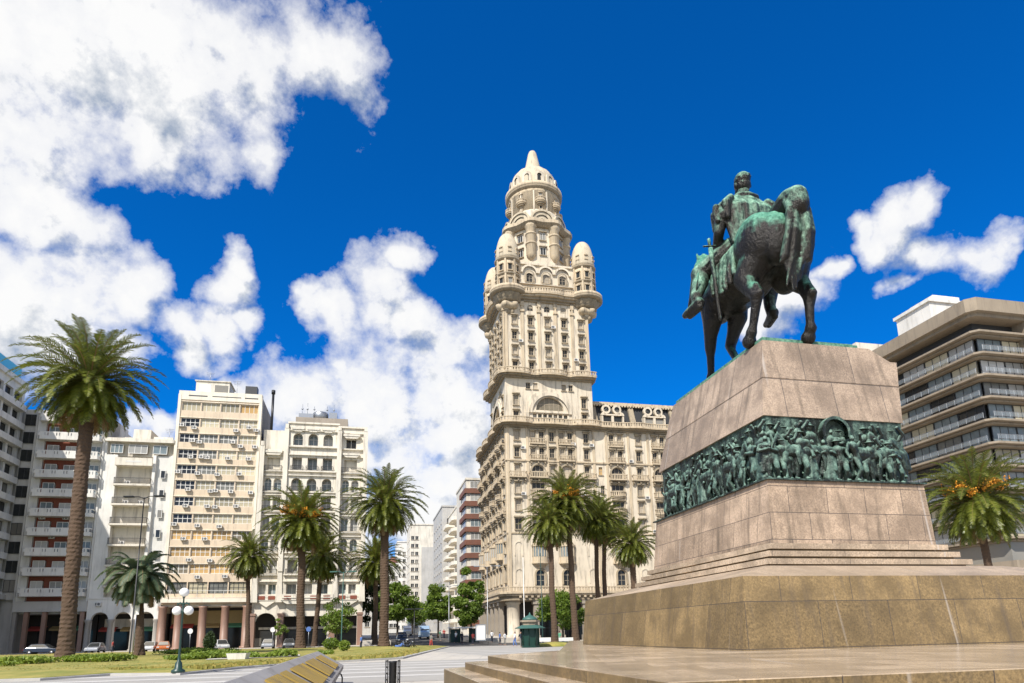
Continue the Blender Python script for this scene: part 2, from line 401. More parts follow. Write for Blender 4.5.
# ------------------------------------------------------------------ windows
WM = {}
def win_mesh(kind, w, h, frame='framew', glass='glass', nx=2, nz=1):
    key = (kind, round(w, 2), round(h, 2), frame, glass, nx, nz)
    if key in WM: return WM[key]
    b = MB(); t = .07 if w < 2 else .08
    if kind == 'arch':
        r = w / 2; zs = h / 2 - r
        b.fb(-r, r, 0, .02, -h / 2, zs, 1)
        n = 12; P = [(r * math.cos(math.pi * i / n), zs + r * math.sin(math.pi * i / n)) for i in range(n + 1)]
        b.eprism([(-r, zs - .01)] + [(r, zs - .01)] + P[:-1], 0, .021, 1)
        b.arcband(0, zs, r - t, r, .021, .07, 0, 12)
        for x in (-r, r - t): b.fb(x, x + t, .02, .07, -h / 2, zs)
        b.fb(-r + t, r - t, .022, .06, zs - .04, zs + .04)
    else:
        b.fb(-w / 2, w / 2, 0, .02, -h / 2, h / 2, 1)
        b.fb(-w / 2, w / 2, .02, .07, h / 2 - t, h / 2); b.fb(-w / 2, w / 2, .02, .07, -h / 2, -h / 2 + t)
        for x in (-w / 2, w / 2 - t): b.fb(x, x + t, .02, .07, -h / 2 + t, h / 2 - t)
    zt = h / 2 - t
    for i in range(1, nx):
        x = -w / 2 + w * i / nx; b.fb(x - t / 2, x + t / 2, .021, .06, -h / 2 + t, (zt if kind != 'arch' else h / 2 - t))
    for i in range(1, nz):
        z = -h / 2 + h * i / nz; b.fb(-w / 2 + t, w / 2 - t, .022, .055, z - t / 2, z + t / 2)
    WM[key] = b.mesh('window', [frame, glass]); return WM[key]
def surround_mesh(w, h, style=0):
    key = ('sur', round(w, 2), round(h, 2), style)
    if key in WM: return WM[key]
    b = MB()
    if style == 0:     # hood on brackets and a sill
        b.fb(-w / 2 - .28, w / 2 + .28, .0, .42, h / 2 + .12, h / 2 + .30); b.fb(-w / 2 - .2, w / 2 + .2, 0, .26, h / 2 + .30, h / 2 + .40)
        b.fb(-w / 2 - .2, -w / 2 - .06, 0, .24, h / 2 - .22, h / 2 + .12); b.fb(w / 2 + .06, w / 2 + .2, 0, .24, h / 2 - .22, h / 2 + .12)
        b.fb(-w / 2 - .22, w / 2 + .22, .0, .30, -h / 2 - .16, -h / 2 - .03)
        b.fb(-w / 2 - .16, -w / 2 - .04, 0, .09, -h / 2 - .03, h / 2 - .22); b.fb(w / 2 + .04, w / 2 + .16, 0, .09, -h / 2 - .03, h / 2 - .22)
    elif style == 1:   # sill only
        b.fb(-w / 2 - .15, w / 2 + .15, .0, .2, -h / 2 - .12, -h / 2)
        pass
    elif style == 2:   # arched hood
        r = w / 2
        b.arcband(0, h / 2 - r, r + .06, r + .34, 0, .25, 0, 12)
        b.fb(-r - .34, -r - .06, 0, .25, -h / 2 + .2, h / 2 - r); b.fb(r + .06, r + .34, 0, .25, -h / 2 + .2, h / 2 - r)
        b.fb(-r - .4, r + .4, 0, .34, -h / 2 - .14, -h / 2)
    WM[key] = b.mesh('surround', ['surround']); return WM[key]
def put_windows(bld, lst, cap=98):
    """lst: (loc, rz, mesh, surround mesh or None, name). The largest/nearest become parts, the rest one 'stuff' part."""
    by = {}
    for w in lst: by.setdefault(w[4], []).append(w)
    mw = Matrix.Translation(bld.location) @ Matrix.Rotation(bld.rotation_euler.z, 4, 'Z')
    for nm, ws in by.items():
        def score(w):
            p = mw @ Vector(w[0]); n = (Matrix.Rotation(bld.rotation_euler.z + w[1], 3, 'Z') @ Vector((0, -1, 0)))
            to = (Vector((0, 0, EYE)) - p); return -max(.02, n.dot(to.normalized())) / to.length_squared
        ws.sort(key=score)
        for w in ws[:cap]:
            o = inst(nm, w[2], bld, w[0], w[1])
            if w[3]: inst('surround', w[3], o, (0, -w[5] if len(w) > 5 else 0, 0))
        rest = ws[cap:]
        if rest:
            b = MB(); mats = []
            for w in rest:
                for k, me in enumerate((w[2], w[3])):
                    if not me: continue
                    T = Matrix.Translation(w[0]) @ Matrix.Rotation(w[1], 4, 'Z') @ Matrix.Translation((0, -(w[5] if len(w) > 5 and k else 0), 0))
                    b.T = T; base = []
                    for mm in me.materials:
                        if mm not in mats: mats.append(mm)
                        base.append(mats.index(mm))
                    vs = [v.co for v in me.vertices]
                    off = len(b.v)
                    for v in vs: b.v.append(T @ v)
                    for p in me.polygons: b.f.append([off + i for i in p.vertices]); b.m.append(base[p.material_index]); b.sm.append(False)
            b.T = None
            o = b.build(nm, mats, bld); o['kind'] = 'stuff'
RZL, RZR = -math.pi / 2, math.pi / 2

# ================================================================== SKY AND SUN
SUN_AZ, SUN_EL = R(37), R(47)
sdir = (-E1 * math.sin(SUN_AZ) - E2 * math.cos(SUN_AZ)) * math.cos(SUN_EL) + Vector((0, 0, math.sin(SUN_EL)))
sl = bpy.data.lights.new('sun', 'SUN'); sl.energy = 4.6; sl.angle = R(.53); sl.color = (1, .95, .87)
so = bpy.data.objects.new('sun', sl); COL.objects.link(so); so.rotation_euler = sdir.to_track_quat('Z', 'Y').to_euler(); so.location = (0, 0, 150)
wd = bpy.data.worlds.new('World'); SC.world = wd; wd.use_nodes = True
nt = wd.node_tree; bg = nt.nodes['Background']
sky = nt.nodes.new('ShaderNodeTexSky'); sky.sky_type = 'NISHITA'; sky.sun_disc = False
sky.sun_elevation = SUN_EL; sky.sun_rotation = math.atan2(sdir.x, sdir.y)
sky.ozone_density = 4; sky.air_density = 1.0; sky.dust_density = .3
# cumulus field: clumps placed by direction, broken up by noise
CLOUDS = [(50, 40, 150), (150, 60, 130), (240, 70, 95), (315, 55, 70), (330, 90, 38), (200, 140, 70), (140, 130, 70), (20, 160, 95), (60, 205, 60), (110, 0, 120), (-60, 120, 140), (250, 130, 45),
          (50, 290, 85), (125, 285, 60), (180, 335, 45), (0, 320, 110), (235, 290, 42), (245, 268, 28), (222, 335, 42), (90, 350, 60), (255, 330, 25),
          (400, 250, 32), (385, 300, 52), (418, 335, 48), (340, 322, 36), (315, 315, 22), (450, 350, 46), (470, 345, 34),
          (300, 405, 62), (235, 410, 52), (190, 420, 40), (370, 400, 75), (440, 415, 75), (460, 470, 60), (400, 460, 90), (440, 520, 70), (375, 560, 60), (372, 520, 50), (350, 600, 60), (150, 460, 40), (330, 460, 80), (150, 425, 30), (330, 375, 25),
          (903, 208, 44), (925, 192, 34), (880, 230, 40), (860, 226, 30), (938, 250, 48), (975, 262, 40), (905, 275, 30), (995, 256, 24),
          (824, 268, 26), (800, 300, 40), (782, 320, 38), (835, 262, 18), (765, 318, 24)]
g = bpy.data.node_groups.new('cumulus', 'ShaderNodeTree')
g.interface.new_socket('Vector', in_out='INPUT', socket_type='NodeSocketVector'); g.interface.new_socket('Density', in_out='OUTPUT', socket_type='NodeSocketFloat')
gi = g.nodes.new('NodeGroupInput'); go = g.nodes.new('NodeGroupOutput')
wn = g.nodes.new('ShaderNodeTexNoise'); wn.inputs['Scale'].default_value = 9; wn.inputs['Detail'].default_value = 5
g.links.new(gi.outputs[0], wn.inputs['Vector'])
wv = g.nodes.new('ShaderNodeVectorMath'); wv.operation = 'MULTIPLY_ADD'; wv.inputs[1].default_value = (.15, .15, .15)
g.links.new(wn.outputs['Color'], wv.inputs[0])
wo = g.nodes.new('ShaderNodeVectorMath'); wo.operation = 'SUBTRACT'; wo.inputs[1].default_value = (.075, .075, .075)
g.links.new(gi.outputs[0], wo.inputs[0]); g.links.new(wo.outputs[0], wv.inputs[2])
acc = None
FILL_CLOUDS = [(-.9, -.5, .55, .38), (-.3, -1, .5, .40), (.5, -.9, .45, .42), (1, -.35, .5, .36), (-.1, -.25, 1, .34), (-1, .1, .8, .30), (.9, .3, 1.1, .25), (-.6, -1, .2, .3), (.2, -1, .15, .3), (1, -.8, .15, .3), (-1, -.2, .15, .3), (.3, -.6, .9, .25)]  # added clouds behind and above the viewer, unseen, to fill the shaded walls
CL = [(ray(px, py).normalized(), (ray(px + r, py).normalized() - ray(px, py).normalized()).length) for px, py, r in CLOUDS] + [(Vector((x, y, z)).normalized(), r) for x, y, z, r in FILL_CLOUDS]
for d, rr in CL:
    dn = g.nodes.new('ShaderNodeVectorMath'); dn.operation = 'DISTANCE'; dn.inputs[1].default_value = d
    g.links.new(wv.outputs[0], dn.inputs[0])
    k = mth(g, 'MULTIPLY_ADD', dn.outputs['Value'], -1 / rr, 1.0)
    acc = k if acc is None else mth(g, 'SMOOTH_MAX', acc, k, .12)
n1 = g.nodes.new('ShaderNodeTexNoise'); n1.inputs['Scale'].default_value = 13; n1.inputs['Detail'].default_value = 12; n1.inputs['Roughness'].default_value = .63
g.links.new(gi.outputs[0], n1.inputs['Vector'])
n0 = g.nodes.new('ShaderNodeTexNoise'); n0.inputs['Scale'].default_value = 4.5; n0.inputs['Detail'].default_value = 4
g.links.new(gi.outputs[0], n0.inputs['Vector'])
# scatter term, left unlinked; clouds out of view are the added fill clumps
sc_ = mth(g, 'MULTIPLY_ADD', n0.outputs[0], 3.0, -2.25)
dens = mth(g, 'ADD', mth(g, 'ADD', mth(g, 'MINIMUM', acc, .70), mth(g, 'MULTIPLY_ADD', n1.outputs[0], 1.7, -.88)), mth(g, 'MULTIPLY_ADD', n0.outputs[0], .8, -.38))
g.links.new(dens, go.inputs[0])
tc = nt.nodes.new('ShaderNodeTexCoord')
def cum(vec):
    x = nt.nodes.new('ShaderNodeGroup'); x.node_tree = g; nt.links.new(vec, x.inputs[0]); return x.outputs[0]
D0 = cum(tc.outputs['Generated'])
ofs = nt.nodes.new('ShaderNodeVectorMath'); ofs.operation = 'ADD'
od = (Vector((-.55, 0, 1.0)).normalized()) * .035; ofs.inputs[1].default_value = od
nt.links.new(tc.outputs['Generated'], ofs.inputs[0]); D1 = cum(ofs.outputs[0])
cov = ramp(nt, D0, [(.0, 0.0), (.20, .42), (.50, .92), (.75, 1.0)])
shade = mth(nt, 'SUBTRACT', D0, D1)
thick = ramp(nt, D0, [(.25, 0.0), (.95, 1.0)])
lit = mth(nt, 'ADD', mth(nt, 'MULTIPLY_ADD', shade, 1.35, .84), mth(nt, 'MULTIPLY', thick, -.12), clamp=True)
ccol = mixc(nt, ramp(nt, lit, [(.15, 0.0), (.75, 1.0)]), (.40, .47, .58), (1.0, 1.0, 1.0))
skyc = mixc(nt, 1.0, sky.outputs[0], (.01, .60, 1.27), 'MULTIPLY')
cl = nt.nodes.new('ShaderNodeVectorMath'); cl.operation = 'SCALE'; cl.inputs['Scale'].default_value = 7.3; nt.links.new(ccol, cl.inputs[0])
nt.links.new(mixc(nt, cov, skyc, cl.outputs[0]), bg.inputs['Color'])
bg.inputs['Strength'].default_value = .10
wd.cycles.sampling_method = 'MANUAL'; wd.cycles.sample_map_resolution = 1024
SC.view_settings.view_transform = 'Standard'; SC.view_settings.look = 'None'; SC.view_settings.exposure = .42; SC.view_settings.gamma = 1

# ================================================================== GROUND
def sheet(name, poly, z, m, kind='structure', th=0):
    b = MB(); 
    if th: b.prism([(p[0], p[1]) for p in poly], z - th, z)
    else: b.add([(p[0], p[1], z) for p in poly], [tuple(range(len(poly)))])
    o = b.build(name, m); o['kind'] = kind; return o
sheet('ground', [(-2500, -600), (2500, -600), (2500, 3000), (-2500, 3000)], -.02, 'ground')
def LP(*uv): return [tuple(L(u, v)[:2]) for u, v in uv]
sheet('plaza_paving', LP((-120, -135), (110, -135), (110, -30), (-120, -30)), 0.0, 'plaza')
sheet('cross_street', LP((-130, -29.9), (160, -29.9), (160, -4.5), (-130, -4.5)), -.012, 'asphalt')
AVP = [(-24, 0), (0, .75), (20, 1.35), (60, 1.9), (230, 3.4)]      # the avenue climbs away from the square
def avz(v):
    if v <= AVP[0][0]: return 0.0
    for (a, za), (c, zc) in zip(AVP[:-1], AVP[1:]):
        if v <= c: return za + (zc - za) * (v - a) / (c - a)
    return AVP[-1][1]
def gav(px, Y):
    q = gnd(px, Y); u, v = toL(q)
    if -26 < u < 1: q.z = avz(v)
    return q
def ramp_sheet(name, u0, u1, vs, m, dz):
    b = MB(); P = []
    for v in vs:
        for u in (u0, u1):
            q = L(u, v); P += [(q.x, q.y, avz(v) + dz), (q.x, q.y, -.3)]
    n = len(vs); F = []
    for i in range(n - 1):
        a = i * 4; c = a + 4; F += [(a, a + 2, c + 2, c), (a, c, c + 1, a + 1), (a + 2, a + 3, c + 3, c + 2)]
    F += [(0, 1, 3, 2)]
    b.add(P, F); o = b.build(name, m); o['kind'] = 'structure'
ramp_sheet('avenue', -21, -5.5, [-24, 0, 20, 60, 230], 'asphalt', -.006)
ramp_sheet('pavement', -5.5, .3, [-4, 0, 20, 60, 200], 'plaza', .12)
ramp_sheet('pavement', -26, -21, [-4, 0, 20, 60, 200], 'plaza', .12)
for nm, u0, u1, v0, v1 in (('pavement', -4.8, 60, -3.9, 0.6), ('pavement', -90, -26, -4.1, 3)):
    sheet(nm, LP((u0, v0), (u1, v0), (u1, v1), (u0, v1)), .12, 'plaza', th=.14)
sheet('plaza_road', LP((-120, -74), (-4, -74), (-4, -93), (-120, -93)), .008, 'roadl')
sheet('crossing_road', LP((-16, -73.9), (0.5, -73.9), (-1.5, -30.1), (-21, -30.1)), .006, 'roadl')
b = MB()      # pale painted bands on the roads
for i in range(5):
    v = -76.5 - i * 3.1
    P = LP((-60, v), (-6, v), (-6, v - .9), (-60, v - .9)); b.add([(p[0], p[1], .014) for p in P], [(0, 1, 2, 3)])
for i in range(7):
    v = -32 - i * 5.2
    P = LP((-19, v), (-4, v), (-4, v - 1.1), (-19, v - 1.1)); b.add([(p[0], p[1], .012) for p in P], [(0, 1, 2, 3)])
for i in range(9):
    u = -20.4 + i * 1.7
    P = LP((u, -3.9), (u + .8, -3.9), (u + .8, -1.2), (u, -1.2)); pass
b.build('road_markings', 'paint')['kind'] = 'structure'
# lawn island on the left with its kerb, slightly mounded
def lawn_poly():
    near = [gz(-60, 684), gz(40, 681), gz(110, 676), gz(180, 675.5), (gz(240, 669)), gz(300, 664.5), gz(360, 661.5), gz(403, 659.0)]
    p = [(q.x, q.y) for q in near]
    far = [L(-14.5, -30), L(-24, -24), L(-60, -23), L(-112, -25)]
    return p + [(q.x, q.y) for q in far]
LPY = lawn_poly()
def inset(poly, k):
    c = Vector((sum(p[0] for p in poly) / len(poly), sum(p[1] for p in poly) / len(poly)))
    out = []
    for p in poly:
        d = (c - Vector(p)); out.append(tuple(Vector(p) + d.normalized() * k))
    return out
sheet('kerb', LPY, .11, 'kerb', th=.12)
b = MB(); I1 = inset(LPY, .5); I2 = inset(LPY, 4)
n = len(LPY)
b.add([(p[0], p[1], .13) for p in I1] + [(p[0], p[1], .30) for p in I2], [(i, (i + 1) % n, n + (i + 1) % n, n + i) for i in range(n)] + [tuple(range(n, 2 * n))])
b.add([(p[0], p[1], .09) for p in I1] + [(p[0], p[1], .13) for p in I1], [(i, (i + 1) % n, n + (i + 1) % n, n + i) for i in range(n)])
b.build('lawn', 'lawn')['kind'] = 'structure'
for q, rr in ((aY(555, 647, 78), 2.6), (aY(577, 647, 80), 2.6), (aY(603, 645, 86), 3.6), (aY(375, 652, 70), 5.5)):
    b = MB(); b.lathe(q.x, q.y, [(rr, 0.0), (rr * .8, .28), (rr * .4, .45), (.05, .52)], 20)
    b.build('grass_mound', 'lawn')['kind'] = 'structure'

# ================================================================== TALL EARLY SKYSCRAPER
sal = thing('tower_building', 'tall ornate cream tower block with turrets, dome and spire beyond the avenue corner', 'tower', SO, ANG)
LF = Matrix.Rotation(RZL, 4, 'Z'); RF = Matrix.Rotation(RZR, 4, 'Z')
UW, VW = 52.0, 28.0
def outline(off, fb=(), lb=(), U=UW, V=VW, step=.5, rc=0):
    P = []
    def bul(t, bs):
        e = 0
        for c, h, x in bs:
            d = abs(t - c)
            if d < h: e = max(e, x * math.sqrt(max(0, 1 - (d / h) ** 2)) if h < 3.01 else x * .5 * (1 + math.cos(math.pi * d / h)))
        return e
    n = int(V / step)
    for i in range(n + 1):
        v = V - (V + off) * i / n; P.append((-off - bul(v, lb), v))
    n = int(U / step)
    for i in range(1, n + 1):
        u = -off + (U + off) * i / n; P.append((u, -off - bul(u, fb)))
    P.append((U, V)); return P
def balust(b, P, z, h=.9, m=0, closed=False, every=1):
    Q = P if closed else P
    for i in range(len(Q) - (0 if closed else 1)):
        a = Vector((*Q[i], 0)); c = Vector((*Q[(i + 1) % len(Q)], 0)); d = c - a
        if d.length < 1e-4 or d.length > 3: continue
        n_ = Vector((-d.y, d.x, 0)).normalized() * .11
        for z0, z1, w in ((z, z + .18, 1.2), (z + h - .16, z + h, 1.3)):
            q = [a - n_ * w, c - n_ * w, c + n_ * w, a + n_ * w]
            b.prism([(p.x, p.y) for p in q], z0, z1, m)
        m_ = a + d * .5; q = [m_ - d * .27 - n_ * .8, m_ + d * .27 - n_ * .8, m_ + d * .27 + n_ * .8, m_ - d * .27 + n_ * .8]
        b.prism([(p.x, p.y) for p in q], z + .18, z + h - .16, m)
def cornice(name, z, steps, fb, lb, U, V, rail=None, par=None, mt='salvo2'):
    b = MB()
    for off, z0, z1, k in steps:
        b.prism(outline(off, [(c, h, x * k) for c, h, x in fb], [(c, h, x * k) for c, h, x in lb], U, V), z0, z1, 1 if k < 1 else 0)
    if rail:
        off, z0, h = rail
        balust(b, outline(off, fb, lb, U, V)[:-1], z0, h)
    return b.build(name, [mt, 'creamd'], par or sal)

# columns of the front
pairF = [6.1, 22.0, 31.0, 40.0, 49.0]
colF = [2.1, 9.0, 15.9, 18.5, 26.6, 35.5, 44.5]
archF = [6.1, 11.8, 22.0, 31.0, 40.0, 49.0]
bowF = [6.0, 11.2, 21.8, 31.0, 40.0]
opsF = []; wl = []
def W(u, z, w, h, kind='rect', sur=0, gl='glassw', nx=2, nz=2, name='window', face='F', dep=.32, plane=0.0, fr='frameb', doop=True):
    """register an opening and its window; face F = front (u), L = left side (v)"""
    me = win_mesh(kind, w, h, fr, gl, nx, nz); s = surround_mesh(w, h, sur) if sur is not None else None
    if face == 'F': loc = (u, dep - plane, z); rz = 0
    else: loc = (dep - plane, u, z); rz = RZL
    wl.append((loc, rz, me, s, name, dep))
    return (u if face == 'F' else -u, z, w, h, kind == 'arch')
for z in (38.4, 35.15):
    for u in (2.1, 9.0, 15.9, 26.7, 35.6, 44.6): opsF.append(W(u, z, .95, 1.95))
    for c in pairF + [11.8]:
        for du in (-.86, .86): opsF.append(W(c + du, z, .95, 1.95))
for u in (2.1, 9.0, 15.9, 26.7, 35.6, 44.6): opsF.append(W(u, 31.7, .95, 2.1))
for u in (18.6,): opsF.append(W(u, 31.9, .8, 1.6, sur=1, gl='glasso'))
for c in archF: opsF.append(W(c, 31.55, 2.4, 2.3, 'arch', 2, nx=3, name='arched_window'))
for z in (28.2, 24.9, 21.4):
    for u in (2.1, 15.9, 26.6, 35.6, 44.6): opsF.append(W(u, z, 1.05 if z > 22 else 1.3, 2.1))
    if z > 22: opsF.append(W(9.0, z, .8, 1.9, sur=1)); opsF.append(W(18.9, z, .8, 1.7, sur=1))
    for c in archF: opsF.append(W(c, z, 2.3 if z < 28 else 2.5, 2.2, nx=3, sur=0))
for c in bowF:
    opsF.append(W(c, 11.4, 1.6, 2.9, 'arch', 2, nz=3, name='arched_window', gl='glassd'))
    opsF.append(W(c, 18.2, .9, .9, 'arch', None, nx=2, nz=1, gl='glassd', dep=.2))
b = MB(); b.wall(0, UW, 8.9, 41, opsF, 0, 0, .32)
# left side
pairL = [6.2, 12.6, 19.0, 25.2]; colL = [2.2, 9.4, 15.8, 22.1]
opsL = []
for z in (38.4, 35.15, 31.7, 28.2, 24.9, 21.4):
    for v in colL: opsL.append(W(v, z, 1.0, 2.0, face='L'))
    for c in pairL:
        if z == 31.7: opsL.append(W(c, z, 2.3, 2.3, 'arch', 2, nx=3, name='arched_window', face='L'))
        elif z > 33:
            for dv in (-.86, .86): opsL.append(W(c + dv, z, .95, 1.95, face='L'))
        else: opsL.append(W(c, z, 2.2, 2.1, nx=3, face='L'))
for v in colL + pairL: opsL.append(W(v, 12.2, 1.35, 3.0, face='L', gl='glassd'))
for v in colL: opsL.append(W(v, 17.0, 1.0, 1.9, face='L'))
b.T = LF; b.wall(-VW, 0, 8.9, 41, opsL, 0, 0, .32); b.T = None
b.box(UW - .3, UW, 0.02, VW, 8.9, 41); b.box(.4, UW - .4, VW - .3, VW, 8.9, 41); b.box(.35, UW - .35, .5, VW - .35, 40.2, 40.6)
# blind arches on the front, relief panels
for u in (2.0, 16.2, 26.6, 35.6):
    for z in (17.3, 12.3):
        b.arcband(u, z, .62, .85, 0, .10, 0, 10); b.fb(u - .85, u - .62, 0, .10, z - 1.9, z); b.fb(u + .62, u + .85, 0, .10, z - 1.9, z)
b.build('wall', 'salvo', sal)
# pilaster strips
b = MB()
for u in (.35, 4.1, 8.05, 10.0, 13.6, 17.35, 20.0, 24.6, 28.7, 33.4, 37.5, 42.2, 46.8):
    b.fb(u - .22, u + .22, 0, .16, 19.8, 40.2); b.fb(u - .32, u + .32, 0, .3, 38.9 + .9, 40.2)
b.T = LF
for v in (.35, 4.0, 8.3, 10.6, 14.7, 17.0, 21.0, 23.3, 27.5):
    b.fb(-v - .22, -v + .22, 0, .18, 10.0, 40.2)
b.T = None
for u in (.2, 17.6): b.fb(u - .15, u + .4, 0, .22, 9, 19.8)
b.fb(-.15, 52, 0, .26, 33.35, 33.62); b.fb(-.1, 52, 0, .18, 19.5, 19.8)
b.T = LF; b.fb(-28, -.0, 0, .26, 33.35, 33.62); b.fb(-28, 0, 0, .2, 19.5, 19.8); b.T = None
b.build('pilasters', 'salvo2', sal)
def balcony_mesh(w, p=.9, h=.95, rnd=False):
    key = ('bal', w, p, rnd)
    if key in WM: return WM[key]
    b = MB()
    if rnd:
        n = 10; P = [(w / 2 * math.cos(math.pi * i / n), -p * math.sin(math.pi * i / n)) for i in range(n + 1)]
        b.prism(P[::-1], -.25, 0); b.prism([(x * .8, y * .75) for x, y in P[::-1]], -.6, -.25, 1); b.prism([(x * .5, y * .45) for x, y in P[::-1]], -.95, -.6, 1)
        balust(b, P, 0, h)
    else:
        b.fb(-w / 2, w / 2, 0, p, -.22, 0); b.fb(-w / 2 + .12, w / 2 - .12, 0, p - .15, -.38, -.22, 1)
        for x in (-w / 2 + .25, w / 2 - .25) + ((0,) if w > 3 else ()):
            b.eprism_(x) if False else b.fb(x - .14, x + .14, 0, p * .7, -.75, -.38, 1); b.fb(x - .14, x + .14, 0, p * .35, -1.1, -.75, 1)
        b.fb(-w / 2, w / 2, p - .16, p, h - .15, h); b.fb(-w / 2, -w / 2 + .14, 0, p, h - .15, h); b.fb(w / 2 - .14, w / 2, 0, p, h - .15, h)
        k = max(3, int(w / .32))
        for i in range(k + 1):
            x = -w / 2 + .08 + (w - .16) * i / k; b.fb(x - .06, x + .06, p - .14, p - .03, 0, h - .15)
    WM[key] = b.mesh('balcony', ['salvo2', 'creamd']); return WM[key]
for c in archF:
    inst('balcony', balcony_mesh(3.5, .95), sal, (c, 0, 30.25)); inst('balcony', balcony_mesh(3.2, .6), sal, (c, 0, 33.7)); inst('balcony', balcony_mesh(3.0, .55), sal, (c, 0, 36.95 - .0))
for u in (2.1, 15.9, 26.6, 35.6, 44.6): inst('balcony', balcony_mesh(3.3, .8), sal, (u, 0, 30.3))
for c in archF[:5]: inst('balcony', balcony_mesh(3.0, .7, .95, True), sal, (c, 0, 26.95)); inst('balcony', balcony_mesh(3.0, .7, .95, True), sal, (c, 0, 23.6))
for c in pairL:
    for z in (36.95, 33.7, 30.25, 26.95, 23.6): inst('balcony', balcony_mesh(3.2, 1.05 if z in (30.25, 33.7) else .85, .95, z in (26.95, 23.6, 36.95)), sal, (0, c, z), RZL)
for v in colL:
    for z in (30.3, 36.95, 23.6): inst('balcony', balcony_mesh(2.4, .8), sal, (0, v, z), RZL)
# bow windows
def bow_mesh():
    b = MB(); n = 8; r = 1.45
    P = lambda k: [(r * k * math.cos(math.pi * i / n), -1.05 * k * math.sin(math.pi * i / n)) for i in range(n + 1)][::-1]
    b.prism(P(1.0), -2.0, -1.0); b.prism(P(1.12), -2.25, -2.0); b.prism(P(.8), -2.6, -2.25); b.prism(P(.5), -3.0, -2.6)
    b.prism(P(.97), -1.0, .9, 1); b.prism(P(1.12), .9, 1.25); b.prism(P(.85), 1.25, 1.7)
    for i in range(n + 1):
        x, y = r * math.cos(math.pi * i / n), -1.05 * math.sin(math.pi * i / n)
        b.box(x - .07, x + .07, y - .06, y + .06, -1.0, .9)
    return b.mesh('bow_window', ['salvo2', 'glassg'])
bm_ = bow_mesh()
for c in bowF: inst('bow_window', bm_, sal, (c, 0, 16.2))
for c in pairL:
    inst('bow_window', bm_, sal, (0, c, 17.4), RZL)
# main cornice, top of the body
FB = [(2.0, 3.0, .8), (9.0, 5.0, .5), (15.8, 3.0, .8), (26.6, 3.5, .5), (35.6, 3.5, .5), (44, 3.5, .5)]
LB = [(2.2, 2.8, .8), (9, 3, .6), (16, 3, .6), (22.2, 3, .8)]
cornice('cornice', 40, [(.35, 39.9, 40.2, .2), (.75, 40.2, 40.5, .6), (1.15, 40.5, 40.75, 1)], FB, LB, UW, VW, (.9, 40.75, .95))
# tower: arch storey and shaft
TU, TV = 17.6, 15.0
ops = []
for u in (2.1, 15.85): ops.append(W(u, 45.5, .95, 2.1)); ops.append(W(u, 42.5, .95, 1.6))
for c in (5.3, 12.5):
    for du in (-.72, .72): ops.append(W(c + du, 48.5, .9, 1.3, sur=1))
for i in range(7): ops.append(W(8.85 + (i - 3) * 1.03, 42.1, .78, 1.7, sur=None, nz=1, dep=.6, gl='glassg'))
ops.append(W(8.85, 45.05, 5.6, 2.8, 'arch', None, nx=6, dep=.6, name='lunette_window', gl='glasso'))
b = MB(); b.wall(0, TU, 40.7, 50.6, ops, 0, 0, .5)
opl = []
for v in (1.9, 13.1): opl.append(W(v, 45.5, .95, 2.1, face='L')); opl.append(W(v, 42.5, .95, 1.6, face='L'))
for c in (4.7, 10.3):
    for dv in (-.72, .72): opl.append(W(c + dv, 48.5, .9, 1.3, sur=1, face='L'))
opl.append(W(7.5, 43.9, 5.4, 4.4, 'arch', None, nx=6, nz=3, dep=.6, name='lunette_window', gl='glasso', face='L'))
b.T = LF; b.wall(-TV, 0, 40.7, 50.6, opl, 0, 0, .5); b.T = None
# shaft
ops2 = []
for u in (2.15, 5.45, 8.9, 12.35, 15.85):
    for z in (62.1, 58.9, 55.7, 52.6): ops2.append(W(u, z, .95, 1.75, dep=.35))
for u in (5.45, 8.9, 12.35): ops2.append(W(u, 65.0, 1.2, 1.3, 'arch', None, dep=.3, name='arched_window'))
b.wall(.15, TU - .15, 50.6, 66.6, ops2, 0, -.1, .35)
opl2 = []
for v in (1.9, 4.7, 7.5, 10.3, 13.1):
    for z in (62.1, 58.9, 55.7, 52.6): opl2.append(W(v, z, .95, 1.75, face='L', dep=.35))
b.T = LF; b.wall(-TV + .15, -.15, 50.6, 66.6, opl2, 0, -.1, .35); b.T = None
b.box(TU - .3, TU, .02, TV, 40.7, 50.6); b.box(.3, TU - .3, TV - .3, TV, 40.7, 50.6)
b.box(TU - .5, TU - .11, .15, TV - .15, 50.6, 66.6); b.box(.3, TU - .51, TV - .5, TV - .11, 50.6, 66.6)
b.arcband(8.85, 43.0, 3.62, 4.3, 0, .35, 0, 26); b.arcband(8.85, 43.0, 4.3, 4.95, 0, .15, 0, 26)
for x in (3.9, 13.15): b.fb(x, x + .65, 0, .3, 41.6, 43.0)
b.fb(5.2, 12.5, .0, .25, 43.1, 43.45)
b.T = LF; b.arcband(-7.5, 43.2, 3.3, 4.1, 0, .35, 0, 26); b.arcband(-7.5, 43.2, 4.1, 4.7, 0, .15, 0, 26); b.T = None
b.build('tower_wall', 'salvo', sal)
b = MB()
for u in (.45, 3.75, 7.15, 10.6, 14.05, 17.15):
    b.fb(u - .28, u + .28, -.1, .12, 51.8, 64.0); b.fb(u - .42, u + .42, -.1, .32, 64.0, 64.5); b.fb(u - .35, u + .35, -.1, .25, 65.2, 66.6)
    b.fb(u - .16, u + .16, -.1, .2, 64.5, 65.2)
b.T = LF
for v in (.45, 3.3, 6.1, 8.9, 11.7, 14.5): b.fb(-v - .28, -v + .28, -.1, .14, 51.8, 64.0); b.fb(-v - .42, -v + .42, -.1, .34, 64.0, 64.5)
b.T = None
b.build('pilasters', 'salvo2', sal)
